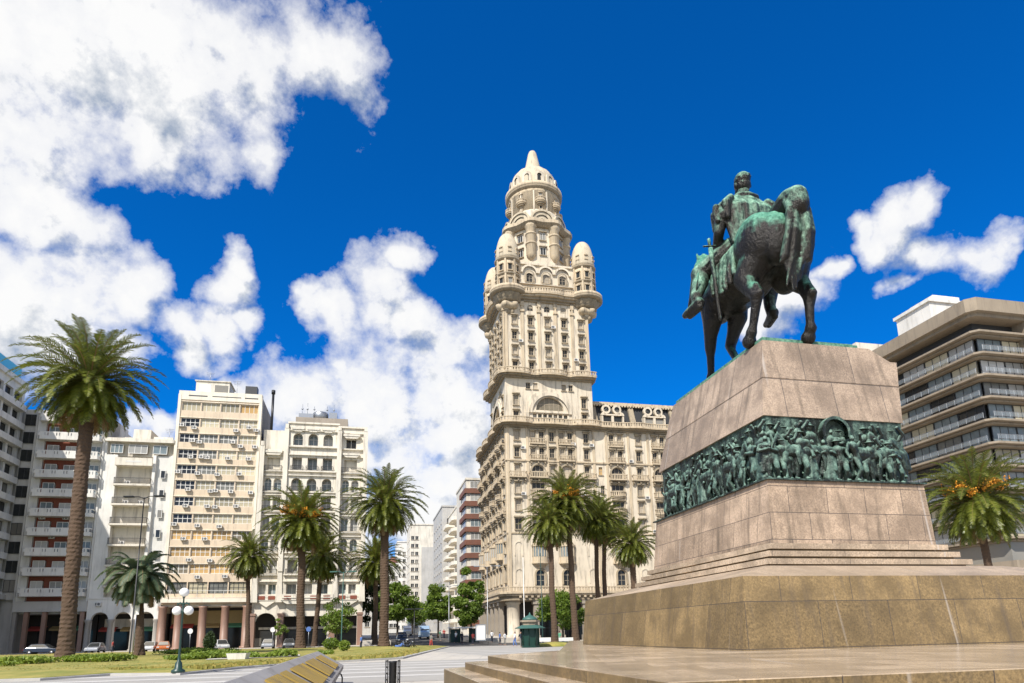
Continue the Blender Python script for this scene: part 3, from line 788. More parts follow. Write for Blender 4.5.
F2 = [(2.0, 3.0, .9), (9.4, 3.0, .9), (16.0, 3.0, .9)]; L2 = [(1.8, 2.8, .9), (7.5, 3.0, .9), (13.2, 2.8, .9)]
cornice('cornice', 50, [(.3, 49.9, 50.2, .3), (.6, 50.2, 50.5, .7), (.85, 50.5, 50.75, 1)], F2, L2, TU + .6, TV, (.75, 50.75, .9))
# great crown cornice at turret level
F3 = [(8.9, 3.0, .5)]; L3 = [(7.5, 3, .5)]
cornice('cornice', 67, [(.25, 66.2, 66.6, .2), (.6, 66.6, 67.1, .5), (1.0, 67.1, 67.5, 1.0), (1.35, 67.5, 67.75, 1)], F3, L3, TU + .5, TV + .3, (1.25, 67.75, 1.0))
# attic storey with three arches between the turrets
ops = [W(u, 71.6, 1.3, 2.3, 'arch', 2, nz=2, name='arched_window', dep=.3) for u in (5.5, 8.95, 12.4)] + [W(u, 69.3, 1.2, 1.0, sur=None, dep=.3) for u in (5.5, 8.95, 12.4)]
b = MB(); b.wall(.3, TU - .3, 67.7, 74.9, ops, 0, -.3, .3)
opl = [W(v, 71.6, 1.3, 2.3, 'arch', 2, face='L', name='arched_window', dep=.3) for v in (4.6, 7.5, 10.4)]
b.T = LF; b.wall(-TV + .3, -.3, 67.7, 74.9, opl, 0, -.3, .3); b.T = None
b.box(TU - .6, TU - .3, .3, TV - .3, 67.7, 74.9); b.box(.3, TU - .6, TV - .6, TV - .3, 67.7, 74.9); b.box(.6, TU - .6, .6, TV - .6, 74.4, 74.7)
for u in (5.5, 8.95, 12.4): b.arcband(u, 73.0 - .3, 1.35, 1.75, -.3, .12, 0, 14)
b.fb(3.2, 14.6, -.3, .25, 70.1, 70.35); b.fb(3.2, 14.6, -.3, .05, 74.5, 74.9)
b.build('tower_wall', 'salvo', sal)
def turret_mesh():
    b = MB()
    lob = lambda a: 1 + .13 * math.cos(6 * a)
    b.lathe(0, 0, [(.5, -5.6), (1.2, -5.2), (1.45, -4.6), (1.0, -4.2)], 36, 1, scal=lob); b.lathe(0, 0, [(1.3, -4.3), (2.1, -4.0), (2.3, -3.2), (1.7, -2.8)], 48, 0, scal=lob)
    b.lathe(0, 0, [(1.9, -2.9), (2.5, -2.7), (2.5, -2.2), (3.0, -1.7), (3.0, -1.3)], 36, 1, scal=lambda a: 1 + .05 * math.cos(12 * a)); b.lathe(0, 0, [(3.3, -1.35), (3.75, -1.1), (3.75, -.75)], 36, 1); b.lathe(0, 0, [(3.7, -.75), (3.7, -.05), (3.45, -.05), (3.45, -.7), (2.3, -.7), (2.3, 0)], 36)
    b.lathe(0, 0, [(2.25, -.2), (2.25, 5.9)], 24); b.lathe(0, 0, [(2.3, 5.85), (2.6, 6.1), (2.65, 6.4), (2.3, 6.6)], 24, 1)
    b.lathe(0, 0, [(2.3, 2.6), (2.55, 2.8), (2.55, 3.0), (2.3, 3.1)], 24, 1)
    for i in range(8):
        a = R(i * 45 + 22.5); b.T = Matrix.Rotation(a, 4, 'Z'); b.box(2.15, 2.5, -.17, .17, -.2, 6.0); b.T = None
    return b.mesh('turret', ['salvo2', 'creamd'])
def tdome_mesh():
    b = MB(); P = [(2.3, 6.55)] + [(2.35 * math.cos(R(t)) ** .8, 7.0 + 5.7 * math.sin(R(t))) for t in range(0, 91, 10)]; P[-1] = (.06, 12.9)
    b.lathe(0, 0, P, 24, scal=lambda a: 1 + .025 * abs(math.sin(a * 6)))
    return b.mesh('turret_dome', ['domem'])
def slit(w, h):
    b = MB(); b.fb(-w / 2, w / 2, 0, .05, -h / 2, h / 2, 1); b.fb(-w / 2 - .15, w / 2 + .15, 0, .3, h / 2, h / 2 + .2); b.fb(-w / 2 - .15, w / 2 + .15, 0, .25, -h / 2 - .15, -h / 2)
    b.fb(-w / 2 - .12, -w / 2, 0, .14, -h / 2, h / 2); b.fb(w / 2, w / 2 + .12, 0, .14, -h / 2, h / 2)
    return b.mesh('window', ['salvo2', 'glassd'])
tm, td, sw = turret_mesh(), tdome_mesh(), slit(.75, 1.3)
sw2 = slit(.5, .8)
for (u, v) in ((1.2, 1.0), (17.2, 1.0), (1.2, 13.9), (17.2, 13.9)):
    t = inst('turret', tm, sal, (u, v, 68.6))
    inst('dome', td, t, (0, 0, 0))
    for i in range(8):
        a = i * math.pi / 4
        inst('window', sw, t, (2.25 * math.sin(a), -2.25 * math.cos(a), 4.2), a); inst('window', sw, t, (2.25 * math.sin(a), -2.25 * math.cos(a), 1.2), a)
        inst('window', sw2, t, (2.22 * math.sin(a), -2.22 * math.cos(a), 8.1), a)
# crown: octagonal stage, drum, dome, spire. zz() keeps heights on the tower axis
def zz(z): return 1.6 + (z - 1.6) * 1.038
ct = (8.9, TV / 2)
def octo(r, k=8, rot=22.5): return [(ct[0] + r * math.cos(R(rot + 360 * i / k)), ct[1] + r * math.sin(R(rot + 360 * i / k))) for i in range(k)]
st = inst('crown_stage', None, sal, (0, 0, 0)) if False else None
b = MB(); b.prism(octo(6.6), 74.4, zz(81.3))
cs = b.build('crown_stage', 'salvo', sal)
b = MB()
for i in range(8):
    a = R(22.5 + 45 * i); x, y = ct[0] + 6.45 * math.cos(a), ct[1] + 6.45 * math.sin(a)
    z0 = 77.6
    b.lathe(x, y, [(.35, z0 - 1.2), (.7, z0 - .6), (1.05, z0), (1.05, zz(80.6)), (1.3, zz(80.9)), (1.3, zz(81.4))], 14)
    for z in (z0 + 2.2, z0 + 4.4): b.lathe(x, y, [(1.05, z), (1.22, z + .1), (1.22, z + .35), (1.05, z + .45)], 14)
b.build('oriel_columns', 'salvo2', cs)
for i in range(8):
    a = R(45 * i); r = 6.6 * math.cos(R(22.5))
    for z in (78.6, 82.0):
        inst('window', win_mesh('rect', 1.15, 1.7, 'framew', 'glassd', 2, 1), cs, (ct[0] + r * math.sin(a), ct[1] - r * math.cos(a), z), a)
        inst('surround', surround_mesh(1.15, 1.7, 0), cs, (ct[0] + r * math.sin(a), ct[1] - r * math.cos(a), z), a)
sc8 = lambda a: 1 + .05 * math.cos(8 * (a - R(22.5)))
b = MB(); b.lathe(ct[0], ct[1], [(6.9, zz(80.9)), (7.3, zz(81.2)), (7.7, zz(81.6))], 48, 1, smooth=False, scal=sc8); b.lathe(ct[0], ct[1], [(7.7, zz(81.6)), (7.7, zz(82.3)), (7.45, zz(82.3)), (7.4, zz(81.9)), (6, zz(81.9))], 48, smooth=False, scal=sc8)
b.build('cornice', ['salvo2', 'creamd'], sal)
b = MB()        # lunette gables round the base of the drum
b.lathe(ct[0], ct[1], [(6.0, zz(81.9)), (5.9, zz(83.5)), (5.5, zz(85.6)), (5.2, zz(86))], 32)
b.build('drum', 'salvo', sal)
for i in range(8):
    a = R(45 * i); b = MB()
    b.arcband(0, 0, 1.5, 2.5, -.6, .25, 0, 16); b.arcband(0, 0, 0, 1.5, -.6, .02, 0, 12); b.arcband(0, 0, 2.2, 2.6, .25, .5, 0, 16)
    b.lathe(0, 0, [], 3) if False else None
    b.arcband(0, .25, 0, .55, .02, .06, 1, 8)
    o = b.build('lunette_gable', ['domem', 'glassd'], sal, (ct[0] + 6.0 * math.sin(a), ct[1] - 6.0 * math.cos(a), zz(82.5)), a)
b = MB(); b.lathe(ct[0], ct[1], [(5.35, zz(84.5)), (5.35, zz(90.0)), (5.7, zz(90.3))], 40); b.lathe(ct[0], ct[1], [(5.5, zz(90.3)), (6.0, zz(90.7)), (6.2, zz(91.0))], 40, 1); b.lathe(ct[0], ct[1], [(6.2, zz(91.0)), (6.25, zz(91.8)), (6.05, zz(91.8)), (6.0, zz(91.2)), (5.0, zz(91.2))], 40)
dr = b.build('upper_drum', ['salvo2', 'creamd'], sal)
for i in range(12):
    a = R(30 * i + 15); b = MB(); b.fb(-.16, .16, -.1, .22, 0, zz(90) - zz(85)); b.build('pilaster', 'salvo', dr, (ct[0] + 5.3 * math.sin(a), ct[1] - 5.3 * math.cos(a), zz(85)), a)
for i in range(8):
    a = R(45 * i); inst('window', sw, dr, (ct[0] + 5.33 * math.sin(a), ct[1] - 5.33 * math.cos(a), zz(88.9)), a)
    inst('window', sw2, dr, (ct[0] + 5.33 * math.sin(a), ct[1] - 5.33 * math.cos(a), zz(86.2)), a)
    inst('balcony', balcony_mesh(2.2, 1.0, .8, True), dr, (ct[0] + 5.3 * math.sin(a), ct[1] - 5.3 * math.cos(a), zz(87.4)), a)
b = MB(); P = [(5.1, zz(91.2)), (4.95, zz(92.6))] + [(5.0 * math.cos(R(t)) ** .72, zz(93.0) + 5.3 * math.sin(R(t))) for t in range(8, 76, 8)]
b.lathe(ct[0], ct[1], P, 64, scal=lambda a: 1 + .045 * abs(math.sin(a * 8)))
dm = b.build('dome', 'domem', sal)
for i in range(12):
    a = R(30 * i); b = MB(); b.arcband(0, .3, .5, 1.05, -1.2, .35, 0, 10); b.fb(-1.05, -.5, -1.2, .35, -1.0, .3); b.fb(.5, 1.05, -1.2, .35, -1.0, .3); b.fb(-.5, .5, -1.2, .15, -1.0, .35, 1); b.arcband(0, .3, 0, .5, -1, .16, 1, 8)
    b.build('dormer', ['salvo', 'glassd'], dm, (ct[0] + 4.9 * math.sin(a), ct[1] - 4.9 * math.cos(a), zz(93.5)), a)
b = MB(); zt = zz(93.0) + 5.3 * math.sin(R(72))
b.lathe(ct[0], ct[1], [(2.0, zt - .6), (2.0, zt + .2), (1.8, zt + .4), (1.7, zt + 1.2), (.95, 106.3), (.7, 106.9), (.02, 107.1)], 20)
b.build('spire', 'domem', sal)
# mansard roof on the wing, with dormers
b = MB()
z0, z1 = 40.9, 46.4
b.prism([(TU - .1, 1.3), (UW - .4, 1.3), (UW - .4, VW - 1), (.8, VW - 1), (.8, TV + .5), (TU - .1, TV + .5)], z0, z1, 0, [(TU - .1, 3.3), (UW - 2, 3.3), (UW - 2, VW - 2.5), (2.3, VW - 2.5), (2.3, TV + .6), (TU - .1, TV + .6)])
rf = b.build('mansard_roof', 'slate', sal)
b = MB(); b.prism([(TU, 2.5), (UW - 1.6, 2.5), (UW - 1.6, VW - 2), (1.8, VW - 2), (1.8, TV + .6), (TU, TV + .6)], z1, z1 + .35); b.prism([(TU + .3, 3.2), (UW - 2.3, 3.2), (UW - 2.3, VW - 2.8), (2.6, VW - 2.8), (2.6, TV + 1), (TU + .3, TV + 1)], z1 + .35, z1 + .9)
for i in range(56):
    u = TU + .5 + i * .6
    if u < UW - 2: b.box(u, u + .3, 2.45, 2.6, z1 - .25, z1 + .0)
b.box(30, 36, 8, 14, z1 + .9, z1 + 1.9); b.build('roof_edge', 'salvo2', rf)
for c in (22.2, 31.2, 40.2):
    b = MB(); b.fb(-2.2, 2.2, -3.5, .15, 2.9, 3.2); b.fb(-2.4, -2.0, -2, .1, 0, 2.9); b.fb(2.0, 2.4, -2, .1, 0, 2.9); b.fb(-.25, .25, -2, .1, 0, 2.9)
    b.fb(-2.0, -.25, -1.4, -.2, .2, 2.7, 1); b.fb(.25, 2.0, -1.4, -.2, .2, 2.7, 1); b.fb(-2.0, 2.0, -.2, 0, 0, .4)
    for s_ in (-1.15, 1.15):
        b.arcband(s_, 4.35, .55, .95, -.9, -.3, 0, 16, 0, 360); b.arcband(s_, 4.35, 0, .55, -.9, -.5, 1, 12, 0, 360)
    b.arcband(-1.7, 2.9, 0.01, .75, -.3, .2, 0, 8, 90, 180); b.arcband(1.7, 2.9, .01, .75, -.3, .2, 0, 8, 0, 90)
    b.build('dormer', ['salvo', 'glassd'], rf, (c, 1.4, 40.9))
for c in (18.6, 26.7, 35.7, 44.7):
    b = MB(); b.add([(-.55, 0, 0), (.55, 0, 0), (.55, 2.0, 5.5), (-.55, 2.0, 5.5), (-.55, .7, 0), (.55, .7, 0), (.55, 2.7, 5.5), (-.55, 2.7, 5.5)], [(0, 1, 2, 3), (0, 3, 7, 4), (1, 5, 6, 2), (3, 2, 6, 7)])
    b.build('roof_pier', 'surround', rf, (c, .9, 40.9))
# arcade
b = MB()
TO = 1.7
def tout(off, rad=2.2):
    P = [(-off, VW)]; 
    for i in range(9):
        a = math.pi + math.pi / 2 * i / 8; P.append((-off + rad + rad * math.cos(a), -off + rad + rad * math.sin(a)))
    P += [(UW, -off), (UW, VW)]; return P
b.prism(tout(TO), 8.1, 8.45); b.prism(tout(TO - .35), 7.3, 8.1, 1); b.prism(tout(TO + .25), 8.45, 8.75)
P = []
for q0, q1 in zip(tout(TO)[:-2], tout(TO)[1:-1]):
    d = math.dist(q0, q1); k = max(1, int(d / .55))
    for i in range(k): P.append((q0[0] + (q1[0] - q0[0]) * i / k, q0[1] + (q1[1] - q0[1]) * i / k))
balust(b, P, 8.75, .95)
for i in range(44):
    u = 1.5 + i * 1.1; b.fb(u, u + .4, TO - .3, TO + .15, 7.75, 8.1)
    if u < VW: b.T = LF; b.fb(-u - .4, -u, TO - .3, TO + .15, 7.75, 8.1); b.T = None
b.build('terrace', ['salvo2', 'creamd'], sal)
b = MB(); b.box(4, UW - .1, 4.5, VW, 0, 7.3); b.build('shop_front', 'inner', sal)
def pier(w, h=7.3):
    b = MB(); b.box(-w / 2 - .15, w / 2 + .15, -w / 2 - .15, w / 2 + .15, 0, 1.1); b.box(-w / 2, w / 2, -w / 2, w / 2, 1.1, h - .7); b.box(-w / 2 - .2, w / 2 + .2, -w / 2 - .2, w / 2 + .2, h - .7, h)
    return b.mesh('pier', ['concs'])
pm = pier(.9)
for u in (4.8, 9.4, 14.0, 18.6, 24.2, 29.0, 33.8, 38.6, 43.4, 48.2): inst('pier', pm, sal, (u, -.6, 0))
for v in (4.4, 8.6, 12.8, 17.0, 21.2, 25.4): inst('pier', pm, sal, (-.6, v, 0))
b = MB(); b.lathe(.9, .9, [(1.35, 0), (1.35, 1.2), (1.15, 1.3), (1.15, 6.6), (1.4, 6.8), (1.4, 7.3)], 24); b.build('corner_pier', 'salvo', sal)
for i, u in enumerate((7.1, 11.7, 16.3, 21.4, 26.6, 31.4, 36.2)):
    inst('shop_window', win_mesh('rect', 3.6, 3.8, 'framed', 'glassd', 3, 2), sal, (u, 4.45, 2.4))
put_windows(sal, wl, 98)

def ac2():
    b = MB(); b.fb(-.42, .42, .05, .5, -.28, .28); b.fb(-.38, .2, .5, .51, -.2, .2, 1); return b.mesh('air_conditioner', ['acw', 'acg'])
am = ac2()
for u, z in ((3.1, 27.0), (9.9, 23.9), (14.8, 26.9), (19.9, 23.7), (24.9, 34.0), (27.9, 26.8), (16.9, 36.9), (3.2, 35.9), (29.0, 20.2), (13.2, 37.0), (3.3, 57.6), (10.0, 61.0), (14.5, 54.4)): inst('air_conditioner', am, sal, (u, 0.0, z))
AC4 = [(0.8, 37.5), (2.8, 37.1), (9.5, 36.9), (11.6, 37.5), (12.8, 37.1), (2.7, 34.8), (3.8, 34.6), (9.1, 34.8), (10.4, 34.1), (12.7, 34.1), (2.6, 31.9), (4.2, 32.0), (5.2, 31.9), (8.5, 31.9), (11.8, 31.9), (0.8, 29.3), (3.9, 29.1), (7.0, 29.0), (10.5, 29.2), (2.6, 26.3), (6.1, 26.1), (6.9, 26.2), (9.3, 26.1), (12.5, 26.0), (2.4, 23.5), (5.8, 23.5), (7.0, 23.4), (10.3, 23.6), (0.9, 20.4), (4.5, 20.2), (7.9, 20.1), (2.5, 18.0), (5.8, 18.0), (3.6, 14.5), (6.8, 14.4), (5.1, 11.7), (9.3, 11.8)]

# ================================================================== STREET FRONT ON THE LEFT
class Bld:
    def __init__(s, name, label, cat, u, v, group=None):
        s.o = thing(name, label, cat, L(u, v), ANG, group); s.wl = []
    def W(s, u, z, w, h, kind='rect', sur=None, gl='glass', nx=2, nz=1, name='window', rz=0, dep=.25, plane=0.0, fr='framew', x0=0, y0=0):
        me = win_mesh(kind, w, h, fr, gl, nx, nz); sm = surround_mesh(w, h, sur) if sur is not None else None
        if rz == 0: loc = (u, dep - plane, z)
        elif rz == RZL: loc = (x0 + dep - plane, u, z)
        else: loc = (x0 - dep + plane, u, z)
        s.wl.append((loc, rz, me, sm, name, dep)); return ((-u if rz == RZL else u), z, w, h, kind == 'arch')
    def done(s): put_windows(s.o, s.wl)
def ac_mesh():
    if 'ac' in WM: return WM['ac']
    b = MB(); b.fb(-.42, .42, .05, .42, -.28, .28); b.lathe(0, 0, [], 3) if False else None
    b.arcband(.1, 0, .0, .21, .42, .43, 1, 10, 0, 360); b.fb(-.38, -.2, .42, .43, -.2, .2, 1)
    b.fb(-.35, -.3, 0, .42, -.34, -.28, 1); b.fb(.3, .35, 0, .42, -.34, -.28, 1)
    WM['ac'] = b.mesh('air_conditioner', ['acw', 'acg']); return WM['ac']
def rail_mesh(w, p, h=.95, kind='bars', mtl='framed', side=True):
    key = ('rail', round(w, 2), round(p, 2), h, kind, mtl)
    if key in WM: return WM[key]
    b = MB()
    segs = [((-w / 2, p), (w / 2, p))] + ([((-w / 2, 0), (-w / 2, p)), ((w / 2, p), (w / 2, 0))] if side else [])
    for (a, c) in segs:
        a = Vector((a[0], -a[1], 0)); c = Vector((c[0], -c[1], 0)); l = (c - a).length
        if l < .05: continue
        b.tube([a + Vector((0, 0, h)), c + Vector((0, 0, h))], .035, 5, 0, False); b.tube([a + Vector((0, 0, .12)), c + Vector((0, 0, .12))], .025, 4, 0, False)
        n = max(1, int(l / (.16 if kind == 'bars' else 1.3)))
        for i in range(n + 1):
            q = a.lerp(c, i / n); b.tube([q + Vector((0, 0, .0)), q + Vector((0, 0, h))], .018 if kind == 'bars' else .03, 4, 0, False)
        if kind == 'glass':
            d = (c - a).normalized(); nn = Vector((-d.y, d.x, 0)) * .01
            b.add([a - nn + Vector((0, 0, .15)), c - nn + Vector((0, 0, .15)), c - nn + Vector((0, 0, h - .05)), a - nn + Vector((0, 0, h - .05))], [(0, 1, 2, 3)], 1)
    WM[key] = b.mesh('railing', [mtl, 'railglass']); return WM[key]
m, nt, pb = mat('blue tinted glass panel'); pb.inputs['Base Color'].default_value = (.34, .37, .38, 1); pb.inputs['Roughness'].default_value = .12
pb.inputs['Transmission Weight'].default_value = 0.0; pb.inputs['Alpha'].default_value = .35; M['railglass'] = m
m, nt, pb = mat('cyan roof glazing'); pb.inputs['Base Color'].default_value = (.15, .50, .62, 1); pb.inputs['Roughness'].default_value = .15; M['cyan'] = m

# --- office block with ribbon windows and air conditioners
B4 = Bld('office_building', 'cream office block with rows of air conditioners under ribbon windows, on pink columns', 'building', -57.3, 0)
w4 = 13.4; o4 = B4.o; rows = [40.95, 38.1, 35.3, 32.5, 29.8, 27.1, 24.3, 21.4, 18.6, 15.8, 13.0, 9.9]
ops = []
for ri, z in enumerate(rows):
    for i in range(4):
        gl = 'glasso' if ri in (0, 8, 9, 10) and (i != 0 or ri > 7) else ('glassd' if i == 0 else 'glassb')
        if ri == 0 and i < 3: gl = 'glassb'
        ops.append(B4.W(.45 + 1.57 + i * 3.13, z, 2.95, 1.55 if ri < 11 else 1.9, gl=gl, nx=4, nz=2 if ri != 0 else 1, dep=.3, fr='framew' if ri < 11 else 'framed'))
b = MB(); b.wall(0, w4, 7.2, 43.0, ops, 0, 0, .3)
b.fb(-.12, .35, -1, .16, 7.6, 43.05, 1); b.fb(w4 - .35, w4 + .1, -1, .16, 7.6, 43.05, 1)
b.fb(-.05, w4 + .05, -1, .12, 42.1, 43.7, 1); b.fb(1.5, 4.5, .12, .14, 42.75, 42.95, 2); b.fb(5.3, 10.0, .12, .14, 42.8, 42.95, 2); b.fb(10.6, 12.8, .12, .14, 42.75, 42.95, 2)
for z in rows[:-1]: b.fb(.36, w4 - .36, 0, .10, z + .80, z + .88, 1)
b.build('front_wall', ['cream', 'creamw', 'framed'], o4)
b = MB(); b.box(w4 - .2, w4, .35, 14, 7.2, 43.4); b.box(0, .2, .35, 14, 7.2, 43.4); b.box(0.2, w4 - .2, .6, 13.8, 42.2, 42.6); b.box(.2, w4 - .2, 13.7, 14, 7.2, 43.4); b.build('side_wall', 'concs', o4)
b = MB(); b.box(2.1, 7.6, 1.6, 6, 42.6, 46.2, 0); b.box(5.2, 7.4, 1.57, 1.59, 43.9, 45.6, 1); b.box(2.6, 4.6, 1.57, 1.59, 44.1, 45.7, 2); b.box(1.9, 7.8, 1.4, 6.2, 46.2, 46.35, 0)
b.build('roof_house', ['offw', 'glassd', 'acw'], o4)
b = MB(); b.box(10.2, 12.2, 2, 3.5, 44.4, 45.9); 
for x in (10.3, 12.1): b.box(x - .05, x + .05, 2.2, 2.3, 42.6, 44.4)
b.build('water_tank', 'framed', o4)
b = MB(); b.tube([(w4 + 1.6, 1.8, 36), (w4 + 1.6, 1.8, 44.6)], .22, 10); b.tube([(w4 + 1.6, 1.8, 44.6), (w4 + 1.6, 1.8, 45.3)], [.34, .34], 10); b.build('flue_pipe', 'black', o4)
b = MB(); b.box(0, w4, -.9, .4, 7.5, 8.15); b.box(0, w4, .4, 13, 6.9, 7.5); b.build('first_floor_slab', 'creamw', o4)
inst('railing', rail_mesh(w4, .85, 1.2, 'post', 'framew'), o4, (w4 / 2, 0, 8.15))
for (u, z) in AC4: inst('air_conditioner', ac_mesh(), o4, (u, -.08, z - .05))
b = MB(); b.lathe(0, 0, [(.85, 0), (.85, .4), (.62, .45), (.6, 6.6), (.8, 6.9)], 20); cm = b.mesh('column', ['colm'])
for u in (.3, 2.7, 6.3, 9.7, 13.0): inst('column', cm, o4, (u, -.2, 0))
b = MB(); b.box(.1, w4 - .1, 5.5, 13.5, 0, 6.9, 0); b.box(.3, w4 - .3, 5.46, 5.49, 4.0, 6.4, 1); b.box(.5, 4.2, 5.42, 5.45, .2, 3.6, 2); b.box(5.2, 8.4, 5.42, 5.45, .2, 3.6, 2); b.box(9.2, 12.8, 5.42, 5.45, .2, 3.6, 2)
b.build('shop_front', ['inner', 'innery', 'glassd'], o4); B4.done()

# --- white narrow house with open balconies over arches
B3 = Bld('apartment_building', 'narrow white apartment house with stacked open balconies above three arches', 'building', -68.0, 0)
o3 = B3.o; w3 = 10.6; b = MB()
# side strips, recessed loggia between them
ops = [B3.W(9.15, z, .75, 1.35, gl='glassd', nx=1, dep=.2) for z in (28.8, 25.5, 22.1, 18.8, 15.4, 12.0)]
b.wall(7.8, w3, 6.2, 32.0, ops, 2, -.5, .2); b.fb(7.5, 7.95, -2.0, .05, 7.2, 32.0, 0); b.fb(w3 - .45, w3, -.6, .05, 6.2, 32.0, 0)
b.fb(0, 2.1, -2.0, .02, 6.9, 31.9, 0)
b.fb(2.1, 7.5, -2.2, -1.8, 6.9, 31.9, 1)
b.wall(0, w3, 31.9, 34.2, [B3.W(x, 33.0, w_, 1.5, gl='glassg', nx=nx, dep=.2) for x, w_, nx in ((1.8, 1.9, 3), (5.0, 2.9, 3), (8.4, 2.2, 2))], 1, -.9, .2)
b.fb(0, .4, -1, 0, 31.9, 34.2, 0); b.box(0, w3, 1.2, 12, 6, 34.0, 1)
b.build('front_wall', ['white', 'offw', 'lgrey'], o3)
b = MB(); b.fb(-.1, w3, -12, .35, 34.15, 34.75); b.build('roof_slab', 'offw', o3)
b = MB(); b.box(3.5, 6.2, 2, 6, 34.75, 37.0); b.box(.5, 3, 3, 6, 34.75, 35.8); b.box(7, 10, 1.0, 1.2, 34.75, 35.5); b.build('roof_house', 'offw', o3)
for k, z in enumerate((30.3, 26.9, 23.6, 20.3, 16.9, 13.6, 10.3)):
    b = MB(); b.fb(2.0, 7.6, -1.8, .75, z - .3, z, 0)
    if k == 0: b.fb(2.0, 7.6, .6, .75, z, z + 1.0, 0); b.fb(3.6, 6.0, .61, .77, z + .2, z + .5, 1)
    bl = b.build('balcony', ['offw', 'lgrey'], o3)
    if k: inst('railing', rail_mesh(5.4, .7, 1.0, 'bars', 'framed'), bl, (4.8, 0, z))
    B3.wl.append(((4.8, 1.75, z + 1.35), 0, win_mesh('rect', 2.6, 2.2, 'framew', 'glassg', 3, 1), None, 'window', .2))
    B3.wl.append(((2.9, 1.76, z + 1.2), 0, win_mesh('rect', .8, 2.2, 'framed', 'glassd', 1, 1), None, 'window', .2))
    for x in (3.9, 6.2)[: (k * 7) % 3]: inst('air_conditioner', ac_mesh(), o3, (x, -.2 + .6, z + .35))
b = MB()
ops = [(1.9, 3.1, 2.5, 6.1, True), (5.2, 3.1, 2.5, 6.1, True), (8.5, 3.1, 2.5, 6.1, True)]
b.wall(0, w3, .04, 8.4, ops, 0, .05, .7); b.fb(0, w3, .0, .16, 8.2, 8.45, 0); b.box(0, w3, .66, 1.2, 8.0, 8.3)
b.build('arcade_wall', 'white', o3)
for u in (.35, 3.55, 6.85, 10.2):
    b = MB(); b.lathe(0, 0, [(.52, 0), (.52, .3), (.38, .4), (.36, 4.4), (.55, 4.8), (.55, 5.0)], 14); b.build('column', 'colg', o3, (u, -.15, 0))
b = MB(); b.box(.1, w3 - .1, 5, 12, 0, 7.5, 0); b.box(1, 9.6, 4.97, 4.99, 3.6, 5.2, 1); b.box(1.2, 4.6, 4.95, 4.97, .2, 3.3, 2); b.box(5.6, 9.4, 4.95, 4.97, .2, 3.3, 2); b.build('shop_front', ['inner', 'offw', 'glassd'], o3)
for x in (1.6, 5.4): inst('air_conditioner', ac_mesh(), o3, (x, -.06, 7.4))
B3.done()

# --- brick apartment house with long white balconies
B2 = Bld('apartment_building', 'dark red brick apartment house with long white balconies, shaded, behind the tallest palm', 'building', -78.2, 0)
o2 = B2.o; w2 = 10.2; b = MB(); ops = []
zf = [8.9, 12.1, 15.2, 18.4, 21.5, 24.7, 27.8, 31.0, 34.1, 37.2]
for z in zf[:-1]:
    for u, w_ in ((2.6, 1.7), (5.3, 1.7), (8.9, 1.5)): ops.append(B2.W(u, z + 1.15, w_, 2.1 if u != 5.3 else 1.9, gl='glassg', nx=2, dep=.2))
b.wall(1.3, 7.3, 7.9, 38.4, ops, 0, -.6, .2); b.wall(7.3, w2, 7.9, 38.4, ops, 1, -.3, .2); b.fb(0, 1.3, -.9, -.1, 7.9, 38.4, 1); b.fb(w2 - .25, w2, -6, .2, 7.9, 39.0, 1)
b.fb(7.2, 7.5, -.9, .1, 7.9, 38.4, 1); b.box(0, w2, .9, 14, 6, 38.4, 1); b.fb(0, w2, -10, 0.2, 38.4, 39.0, 1); b.box(2, 8.5, 2.5, 8, 39, 41.4, 1)
b.build('front_wall', ['brickr', 'lgrey'], o2)
for k, z in enumerate(zf):
    b = MB()
    for (a, c, p) in ((.55, 7.35, 1.25), (7.6, 9.85, 1.25)):
        P = [(a, 0.3), (a, -p + .5), (a + .5, -p), (c - .15, -p), (c, -p + .15), (c, .3)]
        b.prism(P, z - .28, z, 0); 
        q = .12
        for p0, p1 in zip(P[:-1], P[1:]):
            d = Vector((p1[0] - p0[0], p1[1] - p0[1])).normalized(); n_ = Vector((-d.y, d.x)) * q
            b.prism([p0, p1, (p1[0] + n_.x, p1[1] + n_.y), (p0[0] + n_.x, p0[1] + n_.y)], z, z + .32, 0); b.prism([p0, p1, (p1[0] + n_.x, p1[1] + n_.y), (p0[0] + n_.x, p0[1] + n_.y)], z + .82, z + .98, 0)
        n_ = int((c - a - .7) / .42)
        for i in range(n_ + 1):
            x = a + .6 + (c - a - .9) * i / n_; b.box(x - (.14 if i % 4 else .3), x + (.14 if i % 4 else .3), -p, -p + .1, z + .32, z + .82)
    b.build('balcony', 'white', o2)
b = MB(); b.fb(.0, w2, -1, .3, 6.3, 7.9); b.build('fascia', 'grey', o2)
b = MB(); b.box(.1, w2 - .1, 5, 12, 0, 6.3, 0); 
for x in (1.6, 4.6, 7.6): b.box(x, x + 2, 4.96, 4.99, .3, 3.6, 1)
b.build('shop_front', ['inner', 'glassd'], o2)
for u in (.2, 1.8, 4.3, 6.9, 9.6):
    b = MB(); b.box(-.3, .3, -.3, .3, 0, 6.3); b.build('column', 'colm' if u > 1 else 'colg', o2, (u, .2, 0))
for (u, z) in ((2.2, 20.3), (5.6, 20.3), (3.9, 17.2), (6.5, 29.9)): inst('air_conditioner', ac_mesh(), o2, (u, .55, z + .9))
B2.done()

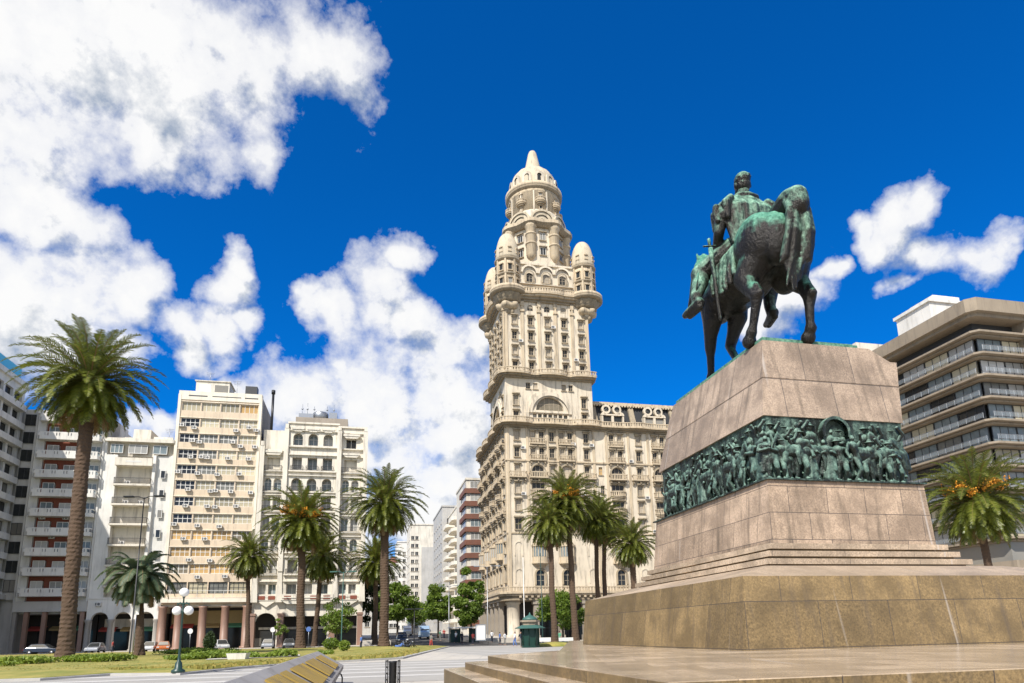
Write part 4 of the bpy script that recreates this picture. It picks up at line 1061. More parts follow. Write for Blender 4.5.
# --- grey modern block, far left: a short front and a long side wing coming towards the plaza
B1 = Bld('apartment_building', 'grey modern apartment block at the left edge with stepped window bands and blue roof glazing', 'building', -80.4, 0)
o1 = B1.o; WD = 24.0; b = MB()
zf = [9.0 + 3.0 * i for i in range(12)]
ops = [B1.W(1.05, z + 1.35, 1.7, 1.9, gl='glassd', nx=2, nz=1, dep=.4, fr='framed') for z in zf[:10]]
b.wall(0, 2.25, 8.2, 39.2, ops, 1, -.5, .4); b.fb(2.0, 2.25, -6, .1, 0, 39.4, 1); b.box(-14, 2, 1, 14, 0, 39, 1)
b.build('front_wall', ['lgrey', 'grey'], o1)
b = MB(); opl = []; nb = 8
for z in zf[:11]:
    for i in range(nb): opl.append(B1.W(-1.5 - i * 2.9, z + 1.45, 2.35, 1.85, gl='glassd', nx=2, dep=.5, rz=RZR, x0=-.35, fr='framed'))
b.T = Matrix.Translation((-.35, 0, 0)) @ RF; b.wall(-WD, 0.45, 8.9, 42.6, opl, 0, 0, .5)
for z in zf[:11]: b.fb(-WD - .3, .0, 0, .75, z - .55, z + .45, 0)
b.T = None
b.box(-14, -.9, -WD, .4, 8, 42.4, 0); b.box(-14, -.36, -WD - .3, -WD, 0.1, 42.6, 0)
b.box(-14.2, .1, -WD - .4, .5, 42.6, 43.4, 0)
b.build('side_wing', ['lgrey'], o1)
b = MB(); b.box(-12, -.8, -WD + 1, -.6, 43.4, 45.6); 
b.build('roof_glazing', 'cyan', o1)
b = MB(); b.box(-14, .75, -WD, .6, 8.3, 9.0); b.build('podium_band', 'grey', o1)
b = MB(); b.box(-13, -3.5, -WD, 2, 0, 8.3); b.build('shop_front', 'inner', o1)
for i in range(7): b = MB(); b.box(-.35, .35, -.35, .35, 0, 8.3); b.build('column', 'colm', o1, (-.1, -.6 - i * 3.6, 0))
B1.done()
def antenna(par, x, y, z, h, k):      # television aerial on a roof
    b = MB(); b.tube([(x, y, z), (x, y, z + h)], .04, 5)
    for i in range(k): b.tube([(x - .7 + .1 * i, y, z + h - .15 - .28 * i), (x + .7 - .1 * i, y, z + h - .15 - .28 * i)], .025, 4)
    b.build('aerial', 'metal', par)
antenna(o2, 3, 3, 41.4, 3.2, 3); antenna(o2, 7.5, 4, 41.4, 2.4, 4); antenna(o3, 1.5, 4, 35.8, 2.6, 3); antenna(o3, 8.8, 3, 34.7, 3.0, 4); antenna(o4, 4, 3, 46.3, 2.2, 3); antenna(o4, 8.8, 2, 43.4, 3.4, 3)
for o_, w_, z_ in ((o4, 13.4, 3.75), (o3, 10.6, 3.4), (o2, 10.2, 3.7)):      # awnings and fascia boards inside the arcades
    for j in range(3):
        b = MB(); x = .6 + j * (w_ - 1) / 3; b.add([(x, 4.9, z_ + .5), (x + w_ / 3 - 1.0, 4.9, z_ + .5), (x + w_ / 3 - 1.0, 3.7, z_), (x, 3.7, z_), (x, 3.7, z_ - .25), (x + w_ / 3 - 1.0, 3.7, z_ - .25)], [(0, 1, 2, 3), (3, 2, 5, 4)])
        b.build('awning', ('sh_g', 'sh_r', 'innery')[(j + int(w_)) % 3], o_)

# --- ornate white block
B5 = Bld('ornate_building', 'ornate off-white block with bay windows, fins and arched loggias, right of the cream office block', 'building', -43.6, 0)
o5 = B5.o; w5 = 17.9; b = MB(); ops = []
zr = [35.7, 31.3, 27.6, 24.2, 20.7, 17.1, 13.4, 9.6]
cols = [(1.4, 'S'), (3.0, 'S'), (6.15, 'C'), (8.7, 'C'), (11.25, 'C'), (14.4, 'S'), (16.05, 'S')]
for z in zr:
    for u, t in cols:
        if z > 33 and (t == 'S' and u < 14): continue
        if z > 33 and u == 16.05: continue
        if z > 33 and u == 14.4: ops.append(B5.W(15.2, z - .4, 1.8, 2.0, gl='glassw', dep=.8, name='window')); continue
        if z == 31.3 and t == 'S':
            if u in (1.4, 14.4): ops.append(B5.W(u + .8, z, 2.2, 2.2, gl='glassw', nx=2, dep=.9))
            continue
        w_, h_ = (1.25, 2.2) if t == 'S' else (1.6, 2.2)
        k = 'arch' if z in (27.6, 17.1) or (t == 'C' and z == 35.7) else 'rect'
        ops.append(B5.W(u, z, w_, h_ if z > 10 else 1.7, k, None, gl='glassg', nx=2, dep=.7))
b.wall(.4, 4.2, 7.7, 33.5, ops, 0, 0, .7); b.wall(4.4, 13.2, 7.7, 38.7, ops, 0, .55, .7); b.wall(13.2, w5 - .2, 7.7, 38.2, ops, 0, 0, .7)
b.box(4.4, 4.7, -.55, 0.1, 7.7, 38.7); b.box(12.9, 13.2, -.55, .1, 7.7, 38.7)
for u in (0, 3.9, 12.85, w5 - .55):           # tall fins
    t = 37.5 if u > 3 else 34.2
    b.fb(u, u + .75, -.5, .95, 12.5, t, 0); b.eprism([(u + .05, 12.5), (u + .7, 12.5), (u + .9, 7.4), (u - .15, 7.4)], -.3, .8, 0); b.fb(u + .1, u + .65, -.3, 1.0, t, t + .8, 0)
b.box(.2, 4.2, 1.0, 3, 33.5, 37.6); b.box(w5 - .2, w5, .1, 14, 7.7, 38.4); b.box(0, .2, .1, 14, 7.7, 33.6); b.box(.2, w5 - .2, 13.8, 14, 7.7, 38)
b.box(.3, w5 - .3, 1.2, 13.5, 37.2, 37.6); b.box(.3, w5 - .3, .8, 1.0, 7.7, 33.5)
b.build('front_wall', 'offw', o5)
b = MB()
for z in zr:
    for a, c, dd in ((.75, 3.9, .35), (4.8, 12.8, .9), (13.6, 17.3, .35)):
        if z > 33 and a < 4: continue
        b.fb(a, c, 0, dd + .1, z - 1.55, z - 1.35); b.fb(a, c, 0, dd, z + 1.45 if z > 10 else z + 1.2, z + 1.6 if z > 10 else z + 1.35)
for (uc, w_, zz_) in ((2.2, 2.9, 33.1), (15.3, 2.9, 33.1), (6.15, 2.1, 37.4), (8.7, 2.1, 37.4), (11.25, 2.1, 37.4), (15.3, 2.9, 36.6)):
    dd = 1.0 if w_ < 2.5 else .7
    b.fb(uc - w_ / 2, uc + w_ / 2, 0, dd, zz_, zz_ + .35); b.eprism([(uc - w_ / 2, zz_), (uc - w_ / 2 + .5, zz_ - .4), (uc + w_ / 2 - .5, zz_ - .4), (uc + w_ / 2, zz_)], 0, dd - .1)
b.fb(4.4, 13.2, -.6, .8, 38.5, 38.8); b.fb(.3, 4.1, -.6, .3, 33.5, 33.8); b.fb(13.2, w5, -.6, .3, 38.2, 38.5)
b.build('mouldings', 'offw', o5)
b = MB()
b.box(5.2, 14.4, 3.2, 10, 37.6, 41.0); b.box(.4, 4.6, 3.4, 10, 33.5, 37.8)
b.build('rear_block', 'concs', o5)
b = MB(); b.lathe(9.4, 5, [(1.4, 40.9), (1.4, 42.3), (1.2, 42.5)], 16); b.box(5.6, 8.2, 4, 6, 41, 42.0); b.box(11, 12.4, 4, 6, 41, 42.4)
for x in (6.2, 7.1, 8.3, 10.6, 11.8): b.tube([(x, 4.2, 41), (x, 4.2, 43.4 + (x * 7 % 1))], .04, 5); b.sphere((x, 4.2, 42.9), .18, 8, 6)
b.build('roof_plant', 'metal', o5)
for z in zr[1:]:
    for uc, w_, p in ((2.2, 2.9, .75), (6.15, 2.0, 1.0), (8.7, 2.0, 1.0), (11.25, 2.0, 1.0), (15.3, 3.4, .75)):
        if z < 10: continue
        b = None; inst('railing', rail_mesh(w_, p - .12, .85, 'bars', 'framed'), o5, (uc, -.1 if w_ < 2.5 else 0, z - 1.35))
# oriel bottoms
b = MB()
for uc, w_, dd in ((2.3, 3.2, .45), (8.8, 8.4, .9), (15.4, 3.8, .45)):
    b.fb(uc - w_ / 2, uc + w_ / 2, 0, dd, 7.7, 8.7); b.eprism([(uc - w_ / 2, 7.7), (uc, 6.6), (uc + w_ / 2, 7.7)] if w_ < 5 else [(uc - w_ / 2, 7.7), (uc - w_ / 2 + 1, 7.1), (uc + w_ / 2 - 1, 7.1), (uc + w_ / 2, 7.7)], 0, dd - .1)
    k = 2 if w_ < 5 else 4
    for i in range(k):
        x = uc - w_ / 2 + w_ * (i + .5) / k; b.fb(x - .55, x + .55, dd, dd + .06, 7.85, 8.45, 1)
b.build('oriel_base', ['offw', 'brickr'], o5)
b = MB(); ops = [(2.3, 2.9, 3.4, 5.6, True), (8.6, 2.6, 7.0, 5.0, False), (15.2, 2.6, 3.6, 5.0, False)]
b.wall(0.02, w5 - .02, .05, 7.69, ops, 0, -.05, .8); b.build('arcade_wall', 'offw', o5)
for u in (.1, 4.6, 12.8, 17.4): b = MB(); b.fb(-.45, .45, -.7, .6, 0, 5.2); b.fb(-.55, .55, -.6, .72, 5.2, 5.6); b.build('pier', 'colm', o5, (u + .1, 0, 0))
b = MB(); b.box(.1, w5 - .1, 3.5, 13, 0, 7, 0)
for x in (1.0, 5.4, 9.0, 14.0): b.box(x, x + 2.8, 3.46, 3.49, .3, 2.8, 1); b.box(x - .2, x + 3.1, 3.2, 3.46, 3.0, 3.4, 2)
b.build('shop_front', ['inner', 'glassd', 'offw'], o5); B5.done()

# ================================================================== AVENUE, FAR BUILDINGS
def simple(name, label, u0, u1, v0, v1, h, wallm, zrows, fcols, lcols, gl='glass', ww=1.3, wh=1.5, group=None, extra=None, side='L', z0=0):
    B = Bld(name, label, 'building', u0, v0, group); W_ = u1 - u0; D_ = v1 - v0; b = MB()
    of = [B.W(u, z, ww, wh, gl=gl, sur=1) for z in zrows for u in fcols]
    ol = [B.W(v, z, ww, wh, gl=gl, sur=1, rz=RZL) for z in zrows for v in lcols] if side == 'L' else []
    b.wall(0, W_, 0, h, of, 0, 0, .25)
    b.T = LF; b.wall(-D_, 0, 0, h, ol, 0, 0, .25); b.T = None
    b.box(W_ - .3, W_, .02, D_, 0, h); b.box(.3, W_ - .3, D_ - .3, D_, 0, h); b.box(.3, W_ - .3, .3, D_ - .3, h - .5, h - .2)
    b.fb(-.2, W_, -.3, .25, h, h + .5)
    b.T = LF; b.fb(-D_, 0.2, -.3, .2, h, h + .48); b.T = None
    b.build('wall', wallm, B.o)
    if extra: extra(B, W_, D_, h)
    B.done(); return B
# red brick block just behind the tower block
def ex_red(B, W_, D_, h):
    for k in range(11):
        z = 4.2 + k * 3.05
        b = MB(); b.fb(-.4, W_, -.2, .5, z - .75, z + .4); b.T = LF; b.fb(-D_ * .5, .4, -.2, .5, z - .75, z + .4); b.T = None
        b.build('brick_band', 'redb', B.o)
        inst('window_band', win_mesh('rect', 4.6, 1.6, 'framew', 'glassg', 5, 1), B.o, (3.2, -.08, z + 1.35))
        inst('window_band', win_mesh('rect', 4.6, 1.6, 'framew', 'glassd', 4, 1), B.o, (-.08, 3.2, z + 1.35), RZL)
simple('apartment_building', 'orange red brick and glass apartment block showing just left of the tower block', -2.6, 10, 33, 50, 37.2, 'offw', [], [], [], extra=ex_red)
def ex_bal(B, W_, D_, h):
    for k in range(10):
        z = 5 + k * 3.1
        b = MB(); n = 6
        for j in range(2):
            vc = 6.5 + 13 * j
            P = [(0, vc - 5.5), (-1.6, vc - 5.0), (-2.3, vc - 3.2), (-2.3, vc + 3.2), (-1.6, vc + 5), (0, vc + 5.5)]
            b.prism(P[::-1], z - .25, z + .7)
        b.build('balcony', 'creamw', B.o)
simple('apartment_building', 'cream apartment block with stacked curved balconies along the avenue', .0, 14, 60, 88, 37.5, 'creamw', [6.5 + 3.1 * k for k in range(10)], [2.2, 5.2, 8.2], [3, 6.5, 10, 16, 19.5, 23], gl='glassd', extra=ex_bal)
simple('apartment_building', 'taller grey block further down the avenue behind the balconied one', -1.5, 14, 92, 120, 42.0, 'grey', [6.5 + 3.1 * k for k in range(11)], [2.2, 5.2, 8.2], [3, 8, 13, 18, 23], gl='glassd')
simple('apartment_building', 'beige block with window bays between the brick block and the curved balconies', .6, 12, 52, 59, 33.5, 'cream', [6.5 + 3.1 * k for k in range(9)], [2.2, 5.2], [1.8, 5], gl='glassd')
# the avenue bends: these close the view
def faceblock(name, label, px0, px1, Y, h, wallm, cols, rows, D_=20, **kw):
    a = toL(gnd(px0, Y)); c = toL(gnd(px1, Y))
    return simple(name, label, a[0], c[0], a[1], a[1] + D_, h, wallm, rows, [((c[0] - a[0])) * t for t in cols], [3, 8, 13], **kw)
faceblock('apartment_building', 'tall white block with a blank grey side panel closing the avenue view', 409, 438, 265, 45.5, 'offw', [.1, .25], [5 + 3.2 * k for k in range(12)], gl='glassd',
          extra=lambda B, W_, D_, h: (lambda b: (b.fb(W_ * .42, W_ * .95, 0, .08, 3, h - 9), b.build('blank_panel', 'grey', B.o)))(MB()))
faceblock('apartment_building', 'narrow grey block squeezed behind the white end-of-avenue block', 436, 450, 300, 48.5, 'grey', [.2, .5, .8], [5 + 3.2 * k for k in range(13)], gl='glassd')
faceblock('apartment_building', 'white block with rows of small balconies left of the end-of-avenue block', 396, 411, 290, 42, 'white', [.15, .5, .85], [5 + 3.2 * k for k in range(11)], gl='glassd')
B = faceblock('corner_house', 'pale house with a reddish domed roof far down the avenue', 384, 398, 240, 27, 'lgrey', [.2, .5, .8], [5 + 3.4 * k for k in range(6)], gl='glassd',
          extra=lambda B, W_, D_, h: (lambda b: (b.lathe(W_ * .6, 4, [(1.8, h), (1.8, h + 1.0), (1.4, h + 2.2), (.7, h + 3.0), (.1, h + 3.4)], 16), b.build('dome', 'redb', B.o)))(MB()))

faceblock('apartment_building', 'low grey block filling the gap beside the ornate block, behind the trees', 362, 386, 200, 22, 'grey', [.2, .5, .8], [5 + 3.4 * k for k in range(5)], gl='glassd')
# ================================================================== TERRACED BLOCK ON THE RIGHT
rb = thing('terraced_building', 'brown concrete block with stepped bands of glass and balconies, right edge', 'building', (64.3, 85, 0), ANG)
wl = []
RW, RD = 30, 34
zl = [12.4 + 3.17 * i for i in range(10)]       # slab levels
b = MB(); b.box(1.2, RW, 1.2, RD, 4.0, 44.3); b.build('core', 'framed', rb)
for k, z in enumerate(zl):
    b = MB(); P = [(-1.0, RD), (-1.0, -.2), (-.2, -1.0), (RW, -1.0), (RW, RD)]
    b.prism(P, z - .22, z + .06); b.prism([(-.3, RD), (-.3, .3), (.3, -.3), (RW, -.3), (RW, RD)], z - .5, z - .28)
    s_ = b.build('floor_slab', 'conc', rb)
    if k == 9: continue
    for j in range(7):
        o = inst('window_band', win_mesh('rect', 4.1, 2.5, 'framed', 'glassg' if (j + k) % 3 else 'glassb', 3, 1), rb, (2.9 + j * 4.2, .62 + (0 if k % 3 else .15), z + 1.4))
    for j in range(8):
        inst('window_band', win_mesh('rect', 4.1, 2.5, 'framed', ('glassg', 'glassd', 'glassg', 'glassb')[(j * 3 + k) % 4], 3, 1), rb, (.62, 2.9 + j * 4.2, z + 1.4), RZL)
    inst('railing', rail_mesh(RW, 0.0, .75, 'glass', 'metal', False), rb, (RW / 2, -.85, z + .3))
    inst('railing', rail_mesh(RD, 0.0, .75, 'glass', 'metal', False), rb, (-.85, RD / 2, z + .3), RZL)
b = MB(); b.prism([(-1.6, RD), (-1.6, -.6), (-.6, -1.6), (RW, -1.6), (RW, RD)], 43.5, 45.4); b.prism([(-.9, RD), (-.9, -.2), (-.2, -.9), (RW, -.9), (RW, RD)], 43.0, 43.5)
b.build('roof_parapet', 'conc', rb)
for u in (8.5, 17, 25.5): b = MB(); b.fb(-.35, .35, -1.5, 1.15, 0, 43.5); b.build('fin', 'conc', rb, (u, 0, 0))
b = MB(); b.box(2.5, 12, 8.5, 15, 45.4, 50.3); b.box(2.2, 12.3, 8.2, 15.3, 50.3, 50.8); b.box(4.5, 9.5, 9.5, 14, 50.8, 52.2); b.build('roof_house', 'white', rb)
b = MB(); b.box(.5, 10, 22, 31, 45.4, 49.6); b.build('roof_house', 'offw', rb)
b = MB(); b.fb(-2, RW, -1, 2.5, 8.2, 9.2); b.T = LF; b.fb(-RD, 2.5, -1, 2.5, 8.2, 9.2); b.T = None; b.build('podium_canopy', 'conc', rb)
b = MB(); b.box(1, RW, 1, RD, 0, 8.2, 0); b.box(.2, RW, .2, RD, 9.2, 11.9, 1); b.build('podium', ['inner', 'glassd'], rb)
for u in (0, 6, 12, 18, 24, 30): b = MB(); b.fb(-.5, .5, .5, 1.5, 0, 8.2); b.build('pier', 'conc', rb, (u, 0, 0))

# ================================================================== MONUMENT
MO = Vector((5.36, 15.75, 0))
mon = thing('monument_pedestal', 'stepped pink granite pedestal with a green bronze frieze of figures around it', 'pedestal', MO, ANG)
def q4(u0, v0, u1, v1): return [(u0, v0), (u1, v0), (u1, v1), (u0, v1)]
b = MB(); b.prism(q4(0, 0, 12.4, 11.9), 1.08, 2.84, 0, q4(.25, .25, 12.2, 12.1)); b.build('base_block', 'gr_a', mon)
b = MB(); b.prism(q4(.28, .28, 12.17, 12.07), 2.835, 3.28, 0, q4(2.1, 2.1, 10.1, 11.9)); b.build('sloping_course', 'gr_t', mon)
for i, s in enumerate((2.36, 2.56, 2.76)):
    z = 3.27 + .245 * i; e = 2.97 - s
    b = MB(); b.prism(q4(s + .13, s + .13, 8.74 + e - .13, 11.2 + e - .13), z - .02, z + .085, 1); b.prism(q4(s, s, 8.74 + e, 11.2 + e), z + .085, z + .245, 0); b.build('step', ['gr_t', 'gr_a'], mon)
b = MB(); b.prism(q4(2.97, 2.97, 8.74, 11.2), 4.0, 6.0, 0, q4(3.17, 3.17, 8.80, 11.1)); b.build('lower_block', 'gr_b', mon)
b = MB(); b.prism(q4(3.08, 3.08, 8.85, 11.25), 6.0, 6.05, 0); b.prism(q4(3.10, 3.10, 8.83, 11.23), 6.05, 6.12, 0, q4(3.35, 3.35, 8.7, 11.1)); b.prism(q4(3.58, 3.58, 8.6, 11.0), 6.09, 8.2, 0, q4(3.60, 3.60, 8.68, 11.1)); 
fp = b.build('frieze_panel', 'frieze', mon)
b = MB(); b.prism(q4(3.52, 3.55, 8.72, 11.3), 8.2, 9.62, 0, q4(3.86, 3.88, 9.1, 11.1)); b.prism(q4(3.88, 3.90, 9.08, 11.1), 9.62, 9.64, 0)
b.prism([(3.86, 3.88), (9.1, 3.88), (9.1, 11.1), (3.86, 11.1)], 9.64, 10.62, 0, [(4.10, 4.1), (9.38, 4.1), (9.38, 11.05), (4.10, 11.05)])
b.prism([(4.10, 4.1), (9.1, 4.1), (9.1, 10.95), (4.10, 10.95)], 10.62, 11.12, 0, [(4.22, 4.22), (8.4, 4.22), (8.4, 10.9), (4.22, 10.9)])
b.build('upper_block', 'gr_c', mon)

# --- relief figures
def human_relief(seed):
    rnd = random.Random(seed); b = MB(); r = rnd.uniform
    lean = r(-.12, .12); h = r(.92, 1.05)
    hip = .5; sh = .82
    robe = rnd.random() < .45
    for s in (-1, 1):
        kx = s * .09 + r(-.05, .05); b.chain([(s * .07, 0, .5, .085), (kx, -.06 * (s + 1), .26, .06), (s * .1 + r(-.06, .06), .02, .03, .045)]); b.cap((s * .1, -.02, .03), (s * .1 + .02, -.12, .02), .035, .03)
    if robe: b.chain([(0, 0, .55, .12), (r(-.03, .03), 0, .3, .15), (r(-.04, .04), 0, .06, .18)])
    b.chain([(0, 0, .48, .115), (lean * .5, 0, .64, .10), (lean, 0, .77, .125)]); b.cap((lean - .12, 0, .8), (lean + .12, 0, .8), .06, .06)
    for s in (-1, 1):
        up = rnd.random(); a = (lean + s * .16, 0, .80)
        if up < .3: e = (lean + s * .25, -.06, .92); w = (lean + s * r(.1, .3), -.12, 1.05)
        elif up < .65: e = (lean + s * .22, -.05, .66); w = (lean + s * r(-.02, .1), -.17, .70)
        else: e = (lean + s * .23, .02, .63); w = (lean + s * .24, -.08, .48)
        b.chain([(*a, .05), (*e, .042), (*w, .032)]); b.sphere(w, .045, 8, 6)
    hx = lean * 1.25; b.cap((lean, 0, .82), (hx, -.01, .9), .045, .045); b.sphere((hx, -.02, .955), (.058, .068, .08), 10, 8); b.sphere((hx, -.09, .945), .018, 6, 5)
    t = rnd.random()
    if t < .35: b.lathe(hx, -.02, [(.12, .98), (.12, 1.0), (.06, 1.01), (.05, 1.07), (.01, 1.08)], 12)
    elif t < .55: b.chain([(hx, 0, 1.0, .07), (hx + .04, .03, .85, .06)])
    if rnd.random() < .35: x = rnd.choice((-1, 1)) * .27; b.cap((x, -.1, .1), (x + r(-.08, .08), -.12, 1.12), .014, .012, 6)
    if rnd.random() < .5: b.chain([(lean - .1, .02, .8, .06), (-.16, .03, .5, .07), (-.2, .03, .2, .06)]); b.chain([(lean + .1, .02, .8, .06), (.14, .04, .45, .07)])
    return remesh(b, 'relief_figure', .016, ['frieze'], 1)
figs = [human_relief(100 + i) for i in range(9)]
rnd = random.Random(4)
def putfig(face, t, row, me, sx=1, s=1.75, dz=0, dep=0.0):
    if face == 0: loc = (t, 3.50 - dep + row * .16, 6.08 + dz); rz = 0
    else: loc = (3.50 - dep + row * .16, t, 6.08 + dz); rz = RZL
    inst('relief_figure', me, fp, loc, rz + rnd.uniform(-.35, .35), (s * sx * 1.0, s * .72, s))
def relief_horse(): 
    b = MB(); b.chain([(-.5, 0, .82, .2), (0, 0, .8, .2), (.4, 0, .85, .19)]); b.chain([(.4, 0, .9, .16), (.62, -.02, 1.15, .11), (.68, -.05, 1.22, .09)]); b.chain([(.68, -.05, 1.24, .075), (.85, -.12, 1.02, .05)])
    for x, o in ((-.55, -.08), (-.4, .1), (.4, .06), (.5, -.1)): b.chain([(x, o, .7, .1), (x + .06, o, .42, .055), (x, o, .12, .04), (x + .04, o - .02, .03, .05)])
    b.chain([(-.66, 0, .95, .06), (-.8, -.03, .6, .07), (-.78, -.02, .3, .03)]); b.sphere((.66, -.02, 1.33), .035, 6, 5)
    b.chain([(0, 0, 1.0, .12), (0, 0, 1.35, .13), (0, 0, 1.42, .08)]); b.sphere((.02, 0, 1.58), (.07, .075, .09)); b.chain([(.05, -.12, 1.35, .05), (.2, -.18, 1.15, .04), (.35, -.12, 1.1, .03)]); b.chain([(0, -.1, 1.0, .08), (.15, -.22, .7, .06), (.1, -.2, .42, .045)])
    return remesh(b, 'relief_rider', .022, ['frieze'], 1)
rh = relief_horse()
for i in range(13): putfig(0, 3.75 + i * .385 + rnd.uniform(-.06, .06), 1, figs[(i * 4 + 1) % 9], rnd.choice((1, -1)), rnd.uniform(1.50, 1.66), .22)
for i in range(10): putfig(0, 3.55 + i * .51 + rnd.uniform(-.1, .1), 0, figs[(i * 5) % 9], rnd.choice((1, -1)), rnd.uniform(1.2, 1.6), 0, .04)
for i in range(17): putfig(1, 4.0 + i * .42 + rnd.uniform(-.08, .08), 1, figs[(i * 2 + 3) % 9], rnd.choice((1, -1)), rnd.uniform(1.50, 1.66), .22)
for i in range(14): putfig(1, 3.8 + i * .53 + rnd.uniform(-.12, .12), 0, figs[(i * 7 + 2) % 9], rnd.choice((1, -1)), rnd.uniform(1.2, 1.6), 0, .04)
for f, t, sx in ((0, 4.6, -1), (0, 7.3, 1), (1, 5.3, 1), (1, 7.6, -1), (1, 9.6, 1)):
    o = inst('relief_rider', rh, fp, (t, 3.45, 6.1) if f == 0 else (3.45, t, 6.1), 0 if f == 0 else RZL, (1.1 * sx, .6, 1.13))
b = MB(); b.arcband(0, 0, .42, .52, 0, .22, 0, 20, -20, 200); b.arcband(0, 0, .0, .42, 0, .03, 0, 20, 0, 360); b.build('relief_arch', 'frieze', fp, (6.0, 3.60, 7.72))

# --- equestrian statue
K = 3.0
sp = MO + E1 * 5.5 + E2 * 6.5 + Vector((0, 0, 11.27))
stt = thing('equestrian_statue', 'dark bronze horse and cloaked rider with green streaks, seen from behind on the pedestal', 'statue', sp, ANG + math.pi / 2)
def S(pts): return [(x * K, y * K, z * K, r * K) for x, y, z, r in pts]
def sph(b, x, y, z, r): b.sphere((x * K, y * K, z * K), tuple(q * K for q in r) if isinstance(r, tuple) else r * K, 16, 12)
b = MB()
b.chain(S([(-.60, 0, 1.36, .33), (-.3, .0, 1.27, .33), (0, 0, 1.22, .345), (.3, 0, 1.22, .335), (.56, .02, 1.2, .30), (.70, .03, 1.14, .24)]))
sph(b, -.58, .22, 1.27, (.35, .26, .38)); sph(b, -.62, -.17, 1.26, (.35, .25, .38)); sph(b, -.46, .27, 1.02, (.22, .16, .27)); sph(b, -.44, -.22, 1.02, (.22, .17, .26))
sph(b, -.82, .14, 1.2, (.19, .20, .32)); sph(b, -.82, -.12, 1.2, (.16, .17, .28))
for L_ in ([(-.60, .23, 1.12, .22), (-.48, .36, .86, .15), (-.58, .38, .68, .10), (-.71, .40, .53, .082), (-.68, .40, .42, .058), (-.60, .41, .20, .048), (-.57, .42, .13, .066), (-.54, .42, .08, .058), (-.51, .42, .04, .085)],
           [(-.62, -.19, 1.12, .24), (-.60, -.24, .84, .135), (-.74, -.23, .66, .088), (-.81, -.22, .53, .082), (-.80, -.21, .40, .056), (-.79, -.2, .20, .048), (-.79, -.2, .13, .068), (-.76, -.2, .08, .058), (-.73, -.2, .04, .085)],
           [(.58, .17, 1.14, .20), (.60, .2, .88, .135), (.68, .2, .68, .09), (.73, .19, .52, .075), (.75, .185, .42, .055), (.78, .18, .20, .048), (.80, .18, .13, .064), (.82, .18, .08, .055), (.85, .17, .04, .082)],
           [(.56, -.12, 1.14, .20), (.50, -.12, .9, .135), (.56, -.08, .70, .09), (.62, -.05, .54, .075), (.57, -.03, .44, .055), (.43, -.0, .26, .048), (.40, .0, .20, .064), (.42, .0, .13, .055), (.47, .0, .07, .08)]):
    b.chain(S(L_))
for x, y in ((-.72, .40), (-.83, -.21)): b.cap((x * K - .12, y * K, .53 * K), (x * K, y * K, .66 * K), .17, .1)
b.chain(S([(.58, .02, 1.36, .26), (.78, .02, 1.58, .20), (.95, .02, 1.82, .15), (1.05, .02, 1.95, .12)]))
b.chain(S([(1.05, .02, 1.96, .115), (1.2, .02, 1.84, .10), (1.36, .02, 1.62, .07), (1.42, .02, 1.54, .065)])); b.cap((1.02 * K, .08 * K, 2.04 * K), (1.03 * K, .10 * K, 2.16 * K), .1, .03); b.cap((1.02 * K, -.04 * K, 2.04 * K), (1.03 * K, -.06 * K, 2.16 * K), .1, .03)
for i in range(7): t = i / 6; sph(b, .55 + .45 * t, .02, 1.62 + .42 * t, (.09, .05, .10))
hm = remesh(b, 'horse', .055, ['bronze'], 2)
inst('horse', hm, stt, (0, 0, 0))
b = MB(); rr = random.Random(3)     # tail: arched dock and heavy falling hair
b.chain(S([(-.60, .0, 1.56, .14), (-.76, -.02, 1.62, .14), (-.90, -.03, 1.67, .14), (-1.02, -.03, 1.64, .13), (-1.06, -.02, 1.50, .12)]))
for i in range(17):
    y = -.20 + .36 * (i / 16); ph = rr.uniform(-.05, .05); ln = .50 + .50 * abs(i / 16 - .55) + rr.uniform(-.1, .1)
    b.chain(S([(-.96, y * .3, 1.62, .06), (-1.05 + ph * .3, y * .6, 1.45, .05), (-1.07 + ph, y * .8 + .04, 1.15, .042), (-1.03 + ph * .6, y * .8 + .10 + ph, .85, .038), (-1.0, y * .7 + .14 - ph, ln, .016)]), 8)
inst('tail', remesh(b, 'tail', .04, ['bronzeg'], 1), stt, (0, 0, 0))
b = MB()    # saddle cloth
for i in range(6):
    t = i / 5; x = -.30 + .5 * t
    b.chain(S([(x, -.30, 1.42, .05), (x, -.16, 1.56, .07), (x, .0, 1.60, .08), (x, .18, 1.55, .07), (x, .34, 1.38, .05), (x - .04, .42, 1.15 - .12 * math.sin(t * 3), .04), (x - .08, .44, .98 - .1 * math.sin(t * 3), .035)]))
inst('saddle_cloth', remesh(b, 'saddle_cloth', .05, ['bronzeg'], 2), stt, (0, 0, 0))
b = MB(); cy_ = -.08     # rider
b.chain(S([(.02, -.03, 1.66, .20), (.0, -.05, 1.86, .185), (.02, cy_, 2.08, .22), (.03, cy_, 2.2, .19), (.03, cy_, 2.3, .10)]))
b.chain(S([(.03, .17, 2.20, .125), (.03, cy_, 2.24, .12), (.03, -.33, 2.20, .125)]))
b.chain(S([(.02, .20, 2.18, .115), (-.03, .34, 1.92, .085), (-.02, .37, 1.78, .07), (.20, .30, 1.62, .055), (.30, .2, 1.62, .05)])); b.chain(S([(.02, -.36, 2.18, .115), (.03, -.47, 1.94, .085), (.08, -.47, 1.84, .07), (.28, -.30, 1.70, .05), (.36, -.18, 1.66, .05)]))
